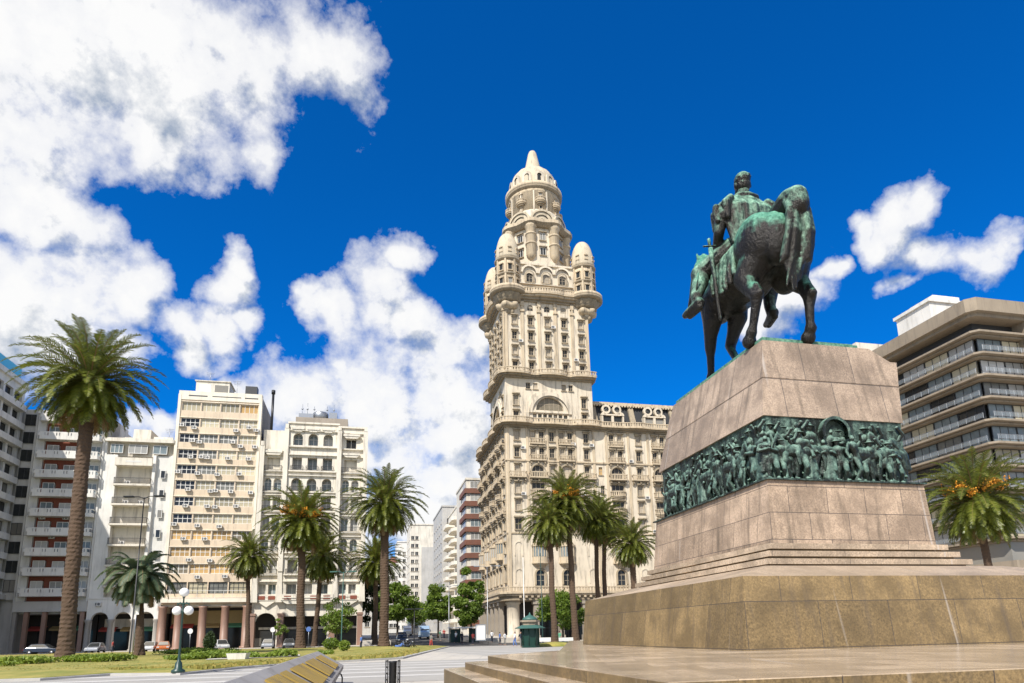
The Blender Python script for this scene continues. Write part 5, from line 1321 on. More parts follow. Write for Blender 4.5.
for s, kx, ky, ax, ay, az in ((1, .30, .50, .10, .70, .92), (-1, .32, -.48, .26, -.46, .98)):
    b.chain(S([(.05, s * .14, 1.60, .175), (kx, ky, 1.36, .125), (kx - .04, ky + s * .03, 1.22, .11), (ax, ay, az, .075), (ax - .02, ay, az - .1, .07)])); b.chain(S([(ax - .06, ay, az - .13, .07), (ax + .12, ay + s * .05, az - .17, .06), (ax + .2, ay + s * .06, az - .17, .045)])); b.cap(((ax - .08) * K, ay * K, (az - .19) * K), ((ax + .12) * K, (ay + s * .04) * K, (az - .22) * K), .14, .12)
hd = (.05, cy_, 2.57)
b.chain(S([(.02, cy_, 2.32, .085), (.03, cy_, 2.46, .08)])); sph(b, hd[0], hd[1], hd[2] + .04, (.115, .095, .13)); sph(b, hd[0] + .045, hd[1], hd[2] - .05, (.08, .07, .09)); sph(b, hd[0] + .12, hd[1], hd[2] - .01, (.03, .022, .035))
for s in (-1, 1): sph(b, hd[0] + .0, hd[1] + s * .097, hd[2] + .0, (.03, .018, .045)); sph(b, hd[0] + .10, hd[1] + s * .04, hd[2] + .03, .016)
sph(b, hd[0] + .135, hd[1], hd[2] - .075, (.02, .035, .012)); sph(b, hd[0] + .12, hd[1], hd[2] - .13, .035)
for s in (1, -1):   # fingers round the reins
    for f in range(4): b.chain(S([(.30 + .02 * f, s * .19 - .04, 1.66 - .025 * f, .014), (.36 + .02 * f, s * .17 - .03, 1.66 - .025 * f, .012), (.37 + .02 * f, s * .14 - .03, 1.63 - .025 * f, .010)]), 6)
inst('rider', remesh(b, 'rider', .045, ['bronzeg'], 1), stt, (0, 0, 0))
b = MB()
sph(b, hd[0] - .02, hd[1], hd[2] + .075, (.118, .105, .115)); sph(b, hd[0] - .045, hd[1], hd[2] + .0, (.08, .098, .10))
for i in range(16):
    a = i * 2.4; sph(b, hd[0] - .03 + .085 * math.cos(a), hd[1] + .09 * math.sin(a), hd[2] + .05 + .09 * ((i * 7) % 5 - 2) / 3, .026)
inst('hair', remesh(b, 'hair', .035, ['bronzeg'], 1), stt, (0, 0, 0))
b = MB(); rr = random.Random(8)     # cape: falls over shoulders and back in folds
for i in range(15):
    t = i / 14; y = .40 - .94 * t; w = math.sin(t * math.pi)
    top = 2.31 - .16 * (2 * t - 1) ** 2; ph = rr.uniform(-.02, .02)
    endz = (1.58 + .10 * math.sin(i * 1.7)) if 1 < i < 13 else 1.90 + .05 * (i % 2)
    b.chain(S([(.0 - .05 * w, y * .86, top, .05), (-.14 * w - .04 + ph, y * 1.0, 2.12, .045), (-.17 * w - .05 - ph, y * 1.02, 1.86 if endz < 1.88 else 2.0, .05), (-.24 * w - .07 + ph, y * 1.02, endz, .036)]), 8)
for s, yy in ((1, .22), (-1, -.38)):
    for j in range(5): x = .14 - .07 * j; b.chain(S([(x * .6, yy * .9, 2.27, .05), (x, yy + s * .09, 2.14, .06), (x * 1.15, yy + s * .09, 1.93 - .03 * (j % 2), .035)]), 8)
b.chain(S([(.1, .10, 2.32, .05), (-.04, .04, 2.35, .05), (-.06, -.08, 2.36, .05), (-.04, -.20, 2.35, .05), (.1, -.26, 2.32, .05)]))
inst('cape', remesh(b, 'cape', .04, ['bronzeg'], 1), stt, (0, 0, 0))
b = MB(); b.tube([(0, .50 * K, 1.55 * K), (-.08 * K, .54 * K, 1.3 * K), (-.16 * K, .55 * K, .50 * K), (-.17 * K, .55 * K, .46 * K)], [.09, .08, .055, .02], 10)
b.tube([(.0, .42 * K, 1.60 * K), (.0, .60 * K, 1.57 * K)], .035, 8); b.tube([(.02, .50 * K, 1.55 * K), (.16, .48 * K, 1.72 * K)], .06, 8); b.build('scabbard', 'bronzeg', stt)
b = MB()
b.tube([(.05, .69 * K, 1.2 * K), (.24, .735 * K, .80 * K)], .03, 6); b.build('stirrup_strap', 'bronze', stt)
b = MB()      # cast base plate, rotated into the statue frame: x along the block's depth
b.box(-6.5 + 4.38, -6.5 + 10.8, 5.5 - 8.1, 5.5 - 4.32, -.15, .02); b.box(-6.5 + 4.48, -6.5 + 10.7, 5.5 - 8.0, 5.5 - 4.42, .02, .10)
b.build('base_plate', 'verdi', stt)

# --- stepped granite platform
def platf(off, z0, z1, tip):
    p0 = Vector((1.55, 6.96, 0)) - E1 * off - E2 * off
    P = [p0, p0 + E1 * 42, p0 + E1 * 42 + E2 * 40, Vector((3.2, 40, 0)), Vector(tip[1] + (0,)) if tip[1] else None, Vector((*tip[0], 0))]
    P = [(q.x, q.y) for q in P if q is not None]
    b = MB(); b.prism(P, z0, z1 - .012, 1); b.prism(P, z1 - .012, z1, 0); return b
for i, (off, z1, tip) in enumerate(((0, 1.08, ((-.66, 16.32), (1.29, 19.58))), (.43, .91, ((-1.26, 17.0), (1.5, 20.6))), (.92, .74, ((-1.84, 17.5), (1.2, 21.0))), (1.40, .57, ((-2.0, 17.4), (.8, 21.2))) )):
    if i < 3: o = platf(off, 0 if i == 2 else z1 - .17, z1, tip).build('platform_step', ['gr_p', 'gr_a']); o['kind'] = 'structure'

# ================================================================== PALMS
def trunk_mesh(h, r0, r1, seed, flare=1.45, bulge=1.5):
    rnd = random.Random(seed); n = 22; rows = int(h / .16); vs = []; fs = []
    for j in range(rows + 1):
        t = j / rows; r = r0 + (r1 - r0) * t; z = h * t
        r *= 1 + (flare - 1) * math.exp(-t * h / .7) + (bulge - 1) * math.exp(-(1 - t) * h / 1.5)
        for i in range(n):
            a = 2 * math.pi * (i + .5 * (j % 2)) / n
            k = 1 + (.035 if j % 2 else -.02) + rnd.uniform(-.05, .05)
            off = .12 * noise.noise(Vector((0, seed, z * .25)))
            vs.append((r * k * math.cos(a) + off, r * k * math.sin(a), z + .04 * ((i + j) % 2)))
    for j in range(rows):
        for i in range(n): fs.append((j * n + i, j * n + (i + 1) % n, (j + 1) * n + (i + 1) % n, (j + 1) * n + i))
    b = MB(); b.add(vs, fs); return b
def crown_mesh(seed, nf=165, Lf=5.9, emin=-58, droop=.10, kind=0, lw=.095, dens=40, ll=.68):
    rnd = random.Random(seed); b = MB(); dead = MB()
    for f in range(nf):
        t = (f + .5) / nf; el = R(84 - (84 - emin) * t ** .82 + rnd.uniform(-6, 6)); az = f * 2.39996 + rnd.uniform(-.12, .12)
        Lx = Lf * (.72 + .28 * math.sin(math.pi * min(1, t * 1.3 + .15))) * rnd.uniform(.88, 1.06)
        tgt = dead if t > .95 else b
        d = Vector((math.cos(az) * math.cos(el), math.sin(az) * math.cos(el), math.sin(el))); p = Vector((math.cos(az) * .25, math.sin(az) * .25, -.3 * t))
        seg = 11; st = Lx / seg; pts = [p.copy()]; dirs = [d.copy()]
        for i in range(seg):
            d = (d + Vector((0, 0, -droop * (.6 + 1.6 * i / seg)))).normalized(); p = p + d * st; pts.append(p.copy()); dirs.append(d.copy())
        side0 = dirs[0].cross(Vector((0, 0, 1)));
        if side0.length < .1: side0 = Vector((math.sin(az), -math.cos(az), 0))
        side0.normalize(); tw = rnd.uniform(-.5, .5)
        vs = []; 
        for q, dd in zip(pts, dirs):      # flat rachis
            w = .06 * (1 - .8 * len(vs) / (2 * len(pts))); vs += [q - side0 * w, q + side0 * w]
        tgt.add(vs, [(2 * i, 2 * i + 1, 2 * i + 3, 2 * i + 2) for i in range(len(pts) - 1)], 1)
        N_ = dens
        for i in range(N_):
            s = .10 + .90 * i / (N_ - 1); x = s * seg; i0 = min(seg - 1, int(x)); fr = x - i0
            q = pts[i0].lerp(pts[i0 + 1], fr); dd = dirs[i0].lerp(dirs[i0 + 1], fr).normalized()
            sd = (dd.cross(Vector((0, 0, 1)))); 
            if sd.length < .15: sd = side0.copy()
            sd.normalize(); up = sd.cross(dd).normalized()
            ln = ll * (math.sin(math.pi * min(1, s * .93 + .07)) ** .6) * rnd.uniform(.85, 1.1) + .05
            for sg in (-1, 1):
                v = (dd * .62 + sd * sg * .72 + up * rnd.uniform(.05, .42) * (1 if kind == 0 else -.6) + Vector((0, 0, -.12))).normalized()
                a = q - dd * lw * .5; c = q + dd * lw * .5; m_ = q + v * ln * .5 + Vector((0, 0, .01)); e = q + v * ln + Vector((0, 0, -.10 * ln))
                tgt.add([a, c, m_ + dd * lw * .5, e, m_ - dd * lw * .5], [(0, 1, 2, 3, 4)], 0)
    return b, dead
CM = []
for s, kw in ((1, {}), (2, dict(nf=150, emin=-60, droop=.115)), (3, dict(nf=145, emin=-55, Lf=5.6)), (4, dict(nf=80, emin=-28, droop=.16, kind=1, ll=.75, Lf=4.2))):
    b, d = crown_mesh(s, **kw)
    gm = 'frond' if s != 4 else 'frondb'
    CM.append((b.mesh('crown', [gm, 'frondd']), d.mesh('dead_fronds', ['frondd', 'frondd'])))
def fruit_mesh(seed):
    rnd = random.Random(seed); b = MB()
    for c in range(13):
        a = c * 2.4 + .3; el = rnd.uniform(.05, .75); r = rnd.uniform(1.2, 1.7)
        tip = Vector((math.cos(a) * r * math.cos(el), math.sin(a) * r * math.cos(el), .15 + r * math.sin(el) * .8))
        b.tube([(0, 0, 0), tip * .6, tip], .03, 5, 0)
        for k in range(90):
            q = tip * rnd.uniform(.72, 1.1) + Vector((rnd.gauss(0, .15), rnd.gauss(0, .15), rnd.gauss(-.1, .16))); s = .05
            b.add([q + Vector((s, 0, 0)), q + Vector((-s, s, 0)), q + Vector((-s, -s, 0)), q + Vector((0, 0, s * 1.4)), q + Vector((0, 0, -s * 1.4))], [(0, 1, 3), (1, 2, 3), (2, 0, 3), (1, 0, 4), (2, 1, 4), (0, 2, 4)], 0)
    return b.mesh('date_clusters', ['fruit'])
FM = fruit_mesh(5)
PALMG = 'date palms around the plaza'
def palm(label, crown_px, Y, rad, ci, r0, r1, rot=0, fruit=False, group=PALMG, base_px=None, zg=.3, dead=True):
    c = aY(crown_px[0], crown_px[1], Y); sc = rad / 4.6
    base = Vector((c.x, Y, zg))
    if base_px: g_ = gnd(base_px, Y); base.x = g_.x
    t = thing('palm_tree', label, 'palm tree', base, 0, group)
    h = c.z - zg; tb = trunk_mesh(h - .2 * sc, r0 * .86, r1 * .80, int(crown_px[0]))
    dx = c.x - base.x
    tb.v = [Vector((p.x + dx * (p.z / h), p.y, p.z)) for p in tb.v]
    tb.build('trunk', 'trunk', t)
    o = inst('crown', CM[ci][0], t, (dx, 0, h), rot, (sc, sc, sc)); 
    if dead: inst('dead_fronds', CM[ci][1], o, (0, 0, 0))
    if fruit: inst('date_clusters', FM, t, (dx, 0, h + .35), rot, (sc * 1.45, sc * 1.45, sc * 1.3))
palm('tallest date palm with a thick scarred trunk, nearest the left edge', (90, 381), 51.4, 4.75, 0, .62, .60, 0, False, base_px=64)
palm('short bushy blue green palm beside the tall lamp mast, in front of the arcade arches', (140, 577), 61, 4.4, 3, .42, .36, 1, group=None, base_px=139)
palm('small slender palm in front of the pink columns of the office block', (249, 556), 100, 3.9, 1, .38, .34, 2, base_px=247)
palm('stout palm with orange fruit in front of the ornate off-white block', (302, 521), 84, 5.0, 2, .60, .52, 3, True, base_px=300)
palm('thinner palm half hidden behind the stout fruiting palm', (322, 556), 95, 4.2, 1, .40, .36, 4, base_px=314)
palm('large dense palm standing where the lawn ends at the avenue corner', (385, 503), 85, 4.9, 0, .68, .58, 5, base_px=384)
palm('lower palm just behind the large dense palm at the avenue corner', (376, 562), 97, 4.2, 2, .42, .38, 6, base_px=375)
palm('leftmost palm of the clump in front of the tower block, above the kiosk', (549, 523), 80, 3.5, 1, .42, .36, 7, base_px=555)
palm('highest palm of the clump in front of the tower block', (567, 502), 82, 4.2, 0, .46, .38, 8, True, base_px=576)
palm('thin-trunked palm of the clump, second from the pedestal', (596, 520), 88, 3.9, 2, .38, .32, 9, base_px=598)
palm('slender palm of the clump rising right behind the thin-trunked one', (604, 524), 95, 3.7, 1, .40, .34, 10, base_px=605)
palm('low broad palm touching the left end of the granite pedestal', (632, 544), 84, 3.3, 0, .46, .40, 11, base_px=636)
palm('palm with bright orange fruit between the pedestal and the terraced block', (977, 500), 62, 4.9, 0, .42, .36, 12, True)

# ================================================================== LEAFY TREES, HEDGES, SHRUBS
def leaves(b, pts, size, rnd, m=0):
    for q in pts:
        n_ = Vector((rnd.gauss(0, 1), rnd.gauss(0, 1), rnd.gauss(0.4, 1))).normalized(); a = n_.orthogonal().normalized(); c = n_.cross(a); s = size * rnd.uniform(.6, 1.3)
        an = rnd.uniform(0, 6.28); u_ = a * math.cos(an) + c * math.sin(an); w_ = n_.cross(u_)
        b.add([q - u_ * s, q + w_ * s * .5, q + u_ * s, q - w_ * s * .5], [(0, 1, 2, 3)], m)
def tree(name, label, px, Y, ctr, rx, rz_, n=5200, size=.22, lm='leaf', group=None, trunk_r=.16, seed=1, clumps=34):
    rnd = random.Random(seed); g_ = gav(px, Y); t = thing(name, label, 'tree', g_, 0, group)
    b = MB(); H = ctr
    b.tube([(0, 0, 0), (.05, 0, H * .35), (0, .05, H * .62)], [trunk_r * 1.3, trunk_r, trunk_r * .8], 10)
    cl = []
    for i in range(clumps):
        while True:
            v = Vector((rnd.uniform(-1, 1), rnd.uniform(-1, 1), rnd.uniform(-1, 1)))
            if .25 < v.length < 1: break
        k = 1 - .25 * max(0, v.z)
        cl.append((Vector((v.x * rx * k, v.y * rx * k, H + v.z * rz_)), rnd.uniform(.22, .40) * rx))
    for c, r in cl[:12]: b.tube([(0, .05, H * .58), tuple(Vector((0, 0, H * .6)).lerp(c, .5) + Vector((0, 0, .2))), tuple(c)], [trunk_r * .55, trunk_r * .3, .03], 6)
    b.build('trunk', 'bark', t)
    b = MB(); pts = []
    for i in range(n):
        c, r = cl[rnd.randrange(clumps)]; v = Vector((rnd.gauss(0, 1), rnd.gauss(0, 1), rnd.gauss(0, 1))).normalized() * r * rnd.random() ** .4
        v.z *= .75; pts.append(c + v)
    leaves(b, pts, size, rnd); b.build('crown', lm, t)
AVT = 'leafy trees lining the avenue'
tree('street_tree', 'dark leafy tree on the left side of the avenue behind the corner palm', 397, 112, 6.2, 3.0, 3.5, 6500, .27, 'leaf', AVT, seed=11)
tree('street_tree', 'bushy tree overhanging the middle of the avenue, left of the tallest avenue tree', 438, 125, 6.3, 3.2, 3.3, 6500, .30, 'leaf', AVT, seed=12)
tree('street_tree', 'tallest bright green tree on the right kerb of the avenue', 471, 108, 6.9, 2.8, 4.6, 8500, .26, 'leaf', AVT, seed=13)
tree('street_tree', 'smaller tree deep in the avenue between the two kerbs', 412, 170, 6.0, 4.4, 3.2, 4500, .32, 'leaf', AVT, seed=14)
tree('street_tree', 'low leafy tree behind the kiosk and the palm trunks at the tower block', 563, 98, 4.6, 3.6, 2.6, 6000, .22, 'leaf', seed=15)
tree('young_tree', 'young yellow green tree beside the pale green lamp mast on the lawn', 336, 88, 4.3, 2.3, 2.2, 2600, .17, 'leafy', seed=16, trunk_r=.07)
tree('young_tree', 'small sapling standing in front of the ornate block shop fronts', 279, 90, 2.8, 1.0, 1.4, 700, .14, 'leafy', seed=17, trunk_r=.04, clumps=12)
tree('street_tree', 'dark tree filling the gap right of the ornate off-white block', 372, 122, 8.2, 3.4, 5.2, 6500, .28, 'leafd', seed=18)
def hedge(label, P, w, h, n, lm='hedge', name='hedge', cat='hedge', size=.13, seed=1, z=.3):
    rnd = random.Random(seed); b = MB(); pts = []
    P = [Vector((p[0], p[1], 0)) for p in P]; ls = [(P[i + 1] - P[i]).length for i in range(len(P) - 1)]
    for i in range(n):
        k = rnd.choices(range(len(ls)), ls)[0]; q = P[k].lerp(P[k + 1], rnd.random()); d = (P[k + 1] - P[k]).normalized(); s = Vector((-d.y, d.x, 0))
        if noise.noise(q * .35 + Vector((seed, 0, 0))) < -.12: continue
        a = rnd.uniform(-1, 1); hh = h * (.8 + .7 * noise.noise(q * .6)); pts.append(q + s * a * w * .5 + Vector((0, 0, z + hh * rnd.random() ** .5 * (1 - .25 * a * a))))
    leaves(b, pts, size, rnd); o = b.build(name, lm); tag(o, label, cat); return o
def G(px, py, z=.25): q = gz(px, py, z); return (q.x, q.y)
hedge('yellow green hedge at the foot of the tallest palm, left edge', [G(-20, 668), G(30, 664), G(48, 662)], 3.0, .55, 4500, seed=2)
hedge('long low hedge running from the tallest palm to the globe lamp', [G(78, 662), G(120, 662), G(165, 661), G(215, 659)], 2.6, .55, 6500, seed=3)
hedge('low green hedge behind the white planter, right of the globe lamp', [G(205, 659), G(250, 658.5), G(300, 657)], 2.0, .5, 3600, seed=4)
hedge('bright ground hedge in front of the arcade of the cream office block', [G(165, 654.5), G(230, 653.5)], 3.5, .5, 3200, seed=5)
hedge('short hedge beside the stone skylight on the lawn', [G(318, 655), G(352, 654)], 2.2, .5, 1500, seed=6)
def bush(label, px, Y, rx, rz_, lm, name, cat, n=900, seed=1, z=.3, size=.12):
    rnd = random.Random(seed); b = MB(); q = gnd(px, Y); pts = []
    for i in range(n):
        v = Vector((rnd.gauss(0, 1), rnd.gauss(0, 1), rnd.gauss(0, 1))).normalized() * rnd.random() ** .3; tp = 1 - .45 * max(0, v.z) if rz_ > rx else 1
        pts.append(Vector((v.x * rx * tp, v.y * rx * tp, rz_ + v.z * rz_)))
    leaves(b, pts, size, rnd); o = b.build(name, lm, None, (q.x, q.y, z)); tag(o, label, cat)
bush('dark pointed evergreen shrub behind the white planter', 209, 78, .75, 1.15, 'leafd', 'shrub', 'shrub', 1500, 3)
bush('round clipped ball shrub on the lawn right of the skylight', 344, 62, .55, .5, 'hedge', 'shrub', 'shrub', 900, 4, size=.09)
bush('loose green shrub in front of the young yellow green tree', 331, 70, .9, .6, 'leaf', 'shrub', 'shrub', 900, 5)

# rough grass standing on the lawn
rnd = random.Random(77); b = MB()
for i in range(15000):
    px = rnd.uniform(-30, 420); Y = 34 + 62 * rnd.random() ** 1.6; q = gnd(px, Y)
    inside = False; j = n_ = len(LPY); 
    for k in range(n_):
        (x0, y0), (x1, y1) = LPY[k], LPY[(k + 1) % n_]
        if (y0 > q.y) != (y1 > q.y) and q.x < (x1 - x0) * (q.y - y0) / (y1 - y0) + x0: inside = not inside
    if not inside: continue
    d = min(((q.x - (x0 + x1) / 2) ** 2 + (q.y - (y0 + y1) / 2) ** 2) for (x0, y0), (x1, y1) in zip(LPY, LPY[1:]))
    h = rnd.uniform(.07, .2); a = rnd.uniform(0, 3.14); w = rnd.uniform(.05, .16); dx, dy = math.cos(a) * w, math.sin(a) * w; z0 = .16
    b.add([(q.x - dx, q.y - dy, z0), (q.x + dx, q.y + dy, z0), (q.x + dx * .6 + rnd.uniform(-.05, .05), q.y + dy * .6, z0 + .10 + h * .35), (q.x - dx * .7, q.y - dy * .7, z0 + .08 + h * .35 * rnd.uniform(.5, 1))], [(0, 1, 2, 3)])
M['grass'] = m_leaf('dry and green grass', (.13, .17, .02), (.50, .38, .11), .3)
tag(b.build('grass', 'grass'), 'rough green and straw coloured grass on the lawn island', 'grass', kind='stuff')
# ================================================================== STREET FURNITURE
q = gz(178, 672.5, .12); t = thing('globe_lamp', 'dark green lamp post with three white globes at the lawn kerb', 'street lamp', (q.x, q.y, .1))
m, nt, pb = mat('opal globe'); pb.inputs['Base Color'].default_value = (.85, .83, .78, 1); pb.inputs['Roughness'].default_value = .25; M['opal'] = m
M['dgreen'] = m_plain('dark green paint', (.015, .045, .035), .4); M['kgreen'] = m_plain('kiosk green paint', (.005, .034, .022), .4); M['teal'] = m_plain('teal weathered roof', (.045, .12, .10), .5)
b = MB(); b.lathe(0, 0, [(.30, 0), (.30, .12), (.17, .2), (.15, .45), (.08, .55), (.055, .75), (.045, 2.7), (.07, 2.75), (.07, 2.85), (.04, 2.9), (.035, 3.45), (.08, 3.5)], 16); b.build('post', 'dgreen', t)
b = MB(); b.tube([(0, 0, 3.1), (.15, 0, 3.25), (.28, 0, 3.12), (.28, 0, 3.0)], .03, 6); b.tube([(0, 0, 3.1), (-.15, 0, 3.25), (-.28, 0, 3.12), (-.28, 0, 3.0)], .03, 6); b.box(-.3, .3, -.03, .03, 3.17, 3.23); b.build('arms', 'dgreen', t)
for x, z in ((0, 3.72), (-.28, 2.86), (.28, 2.86)): b = MB(); b.sphere((0, 0, 0), .215, 16, 12); b.build('globe', 'opal', t, (x, 0, z))
def mast(label, px, Y, h, c='metal', arm=1.6, name='street_lamp', group=None, head=True, flag=False):
    q = gnd(px, Y); t = thing(name, label, 'street lamp', q, 0, group); b = MB(); b.tube([(0, 0, 0), (0, 0, .8), (0, 0, h)], [.10, .065, .045], 8); b.build('pole', c, t)
    if head:
        for s in (-1, 1):
            b = MB(); b.tube([(0, 0, h - .1), (s * arm * .5, 0, h + .12), (s * arm, 0, h + .1)], .04, 6); b.build('arm', c, t)
            b = MB(); b.box(s * arm - .05 if s > 0 else s * arm - .8, s * arm + .8 if s > 0 else s * arm + .05, -.16, .16, h + .04, h + .17); b.build('lamp_head', c, t)
    return t
mast('tall dark double-armed lamp mast beside the short bushy palm', 129, 58, 14.2, 'framed', 1.0)
mast('pale green lamp mast on the lawn in front of the ornate block', 341, 80, 9.2, 'teal', .8)
mast('slim pale mast on the avenue right kerb, left of the tallest avenue tree', 449, 112, 9.5, 'metal', 1.0)
mast('grey lamp mast on the avenue corner, left of the tower block arcade', 488, 100, 11.5, 'metal', 1.2)
mast('slim teal mast between the kiosk and the leftmost clump palm', 543, 92, 12.5, 'dgreen', .6, head=False)
mast('white flagpole rising just behind the kiosk', 525, 93, 12.0, 'framew', .6, head=False, name='flagpole')
mast('short dark lamp post by the parked motorcycles', 414, 76, 4.4, 'black', .25)
q = gnd(132, 60); t = thing('street_sign', 'small white sign panel fixed high on a pole beside the bushy palm', 'sign', (q.x, q.y, 0)); b = MB(); b.tube([(0, 0, 0), (0, 0, 5.2)], .05, 8); b.build('pole', 'metal', t); b = MB(); b.box(-.28, .28, -.07, -.05, 3.9, 5.1); b.build('panel', 'framew', t)
for i, (px, Y, lb) in enumerate(((189, 92, 'small round-topped road sign in front of the pink columns'), (272, 95, 'small white road sign in front of the ornate block, left of the stout palm'), (308, 97, 'small blue road sign between the two palm trunks'))):
    q = gnd(px, Y); t = thing('road_sign', lb, 'sign', q); b = MB(); b.tube([(0, 0, 0), (0, 0, 2.9)], .04, 6); b.build('pole', 'metal', t)
    b = MB(); b.T = Matrix.Translation((0, -.06, 2.75)); b.arcband(0, 0, 0, .36, 0, .03, 0, 16, 0, 360); b.T = None; b.build('panel', ('framew', 'framew', 'sh_b')[i], t)
q = gnd(530.5, 74); t = thing('kiosk', 'small dark green newspaper kiosk with a teal tiered roof near the tower block', 'kiosk', q, ANG)
b = MB(); P = lambda r, k=8: [(r * math.cos(R(22.5 + 360 * i / k)), r * math.sin(R(22.5 + 360 * i / k))) for i in range(k)]
b.prism(P(1.0), 0, .25); b.prism(P(.92), .25, 2.05); 
for x, y in P(.95): b.tube([(x, y, .2), (x, y, 2.1)], .06, 6)
b.build('body', 'kgreen', t); b = MB(); b.prism(P(1.7), 2.05, 2.13); b.prism(P(1.65), 2.13, 2.42, 0, P(.95)); b.build('canopy', 'teal', t)
b = MB(); b.prism(P(.9), 2.42, 2.75); b.prism(P(1.1), 2.75, 2.95); b.build('upper_tier', 'conc', t); b = MB(); b.lathe(0, 0, [(.9, 2.95), (.75, 3.2), (.4, 3.4), (.15, 3.5), (.05, 3.75), (.02, 3.8)], 12); b.build('cupola', 'teal', t)
q = gnd(481, 96); t = thing('advertising_column', 'upright blank white poster panel on the pavement left of the tower arcade', 'poster stand', q); b = MB(); b.box(-.75, .75, -.12, .12, .6, 2.9); b.build('frame', 'metal', t); b = MB(); b.box(-.62, .62, -.135, -.122, .75, 2.75); b.build('poster', 'framew', t)
q = gnd(464, 104); t = thing('bus_shelter', 'green framed kiosk stall under the tallest avenue tree', 'stall', q); b = MB()
for x in (-2.2, 2.2, -.7, .8):
    for y in (0, 1.5): b.tube([(x, y, 0), (x, y, 2.5)], .06, 6)
b.build('frame', 'kgreen', t); b = MB(); b.box(-2.5, 2.5, -.4, 1.8, 2.5, 2.65); b.build('roof', 'framew', t); b = MB(); b.box(-2.2, -.7, 1.4, 1.45, .2, 2.4); b.build('back_panel', 'kgreen', t); b = MB(); b.box(.8, 2.2, 1.4, 1.45, .2, 2.4); b.build('back_panel', 'kgreen', t)
# granite skylight with a sloping slatted face, on the left foreground
M['yellow'] = m_wall('yellow lichened slats', (.36, .24, .05), .9); M['lichen'] = m_wall('lichened grey granite', (.33, .31, .29), .8)
o_ = Vector((-6.85, 23.6, 0)); t = thing('stone_skylight', 'long low granite skylight with a sloping yellow slatted face, bottom left foreground', 'skylight', o_, ANG + math.pi)   # +y runs towards the viewer
b = MB(); Ls = 22.0
b.add([(-.05, 0, 1.10), (.28, 0, 1.12), (.28, Ls, 1.12), (-.05, Ls, 1.10)], [(0, 1, 2, 3)])
sec = [(.30, -.02), (.30, 1.04), (.02, 1.12), (-.85, .62), (-.85, .50), (-.45, 0)]
def extr(b, sec, y0, y1, m=0):
    n = len(sec); b.add([(x, y0, z) for x, z in sec] + [(x, y1, z) for x, z in sec], [tuple(range(n)), tuple(range(2 * n - 1, n - 1, -1))] + [(i, n + i, n + (i + 1) % n, (i + 1) % n) for i in range(n)], m)
b = MB(); extr(b, sec, 0, Ls); b.build('stone_body', 'lichen', t)
def slope(t_, up=0): return (.02 - .87 * t_ - .04 * up, 1.12 - .50 * t_ + up)
for k in range(7):
    y0 = 2.2 + k * 3.3
    b = MB()
    for j in range(9):
        ya = y0 + j * .29
        if (j * 5 + k) % 11 == 7: continue
        a, c = slope(.22), slope(.86); b.add([(a[0] - .02, ya, a[1] + .012), (a[0] - .02, ya + .25, a[1] + .012), (c[0] - .02, ya + .25, c[1] + .012), (c[0] - .02, ya, c[1] + .012), (a[0] - .03, ya, a[1] + .04), (a[0] - .03, ya + .25, a[1] + .04), (c[0] - .03, ya + .25, c[1] + .04), (c[0] - .03, ya, c[1] + .04)],
            [(0, 1, 2, 3), (7, 6, 5, 4), (0, 4, 5, 1), (1, 5, 6, 2), (2, 6, 7, 3), (3, 7, 4, 0)])
    b.build('slatted_panel', 'yellow', t)
# litter bin and hoop
q = aY(393, 660, 14.6); t = thing('litter_bin', 'black slatted metal litter bin on the paving, bottom centre left', 'litter bin', (q.x, q.y, 0)); b = MB()
zt = q.z
for x in (-.13, .13):
    for y in (-.11, .11): b.tube([(x, y, 0), (x, y, zt)], .014, 6)
    for k in range(7): b.box(x - .012, x + .012, -.11, .11, zt - .03 - k * .13, zt - .005 - k * .13)
b.build('frame', 'black', t); b = MB(); b.lathe(0, 0, [(.075, .15), (.085, zt - .06), (.095, zt - .03), (.08, zt - .02)], 14); b.build('bucket', 'black', t)
q = aY(339, 673.5, 20); t = thing('bike_hoop', 'small black hoop standing at the far end of the stone skylight', 'hoop', (q.x, q.y, 0)); b = MB(); z_ = q.z
b.tube([(-.10, 0, 0), (-.10, 0, z_ - .12), (-.06, 0, z_ - .02), (0, 0, z_), (.06, 0, z_ - .02), (.10, 0, z_ - .12), (.10, 0, 0)], .022, 8); b.build('tube', 'black', t)
q = gz(238, 661.5, .15); t = thing('planter', 'low white rectangular planter on the lawn', 'planter', (q.x, q.y, .28)); b = MB(); b.prism([(-.55, -.3), (.55, -.3), (.55, .3), (-.55, .3)], 0, .4, 0, [(-.65, -.38), (.65, -.38), (.65, .38), (-.65, .38)]); b.build('box', 'white', t); b = MB(); b.box(-.58, .58, -.3, .3, .36, .41); b.build('soil', 'framed', t)
b = MB(); A_ = [G(205, 660, .31), G(300, 656.5, .31), G(300, 654.5, .31), G(215, 656.5, .31)]; b.add([(p[0], p[1], .33) for p in A_], [(0, 1, 2, 3)]); b.build('path', 'plaza')['kind'] = 'structure'
for i, (px, Y, lb) in enumerate(((567, 79, 'pale bench with a green seat between the palm mounds'), (545, 86, 'pale bench left of the clump palms behind the kiosk'))):
    q = gnd(px, Y); t = thing('bench', lb, 'bench', q, .3); b = MB(); b.box(-.9, .9, -.25, .25, .42, .5); b.build('seat', 'framew' if i else 'kgreen', t); b = MB(); b.box(-.9, .9, .22, .28, .55, .95); b.build('backrest', 'framew', t)
    for x in (-.7, .7): b = MB(); b.box(-.05, .05, -.22, .22, 0, .42); b.build('leg', 'framed', t, (x, 0, 0))

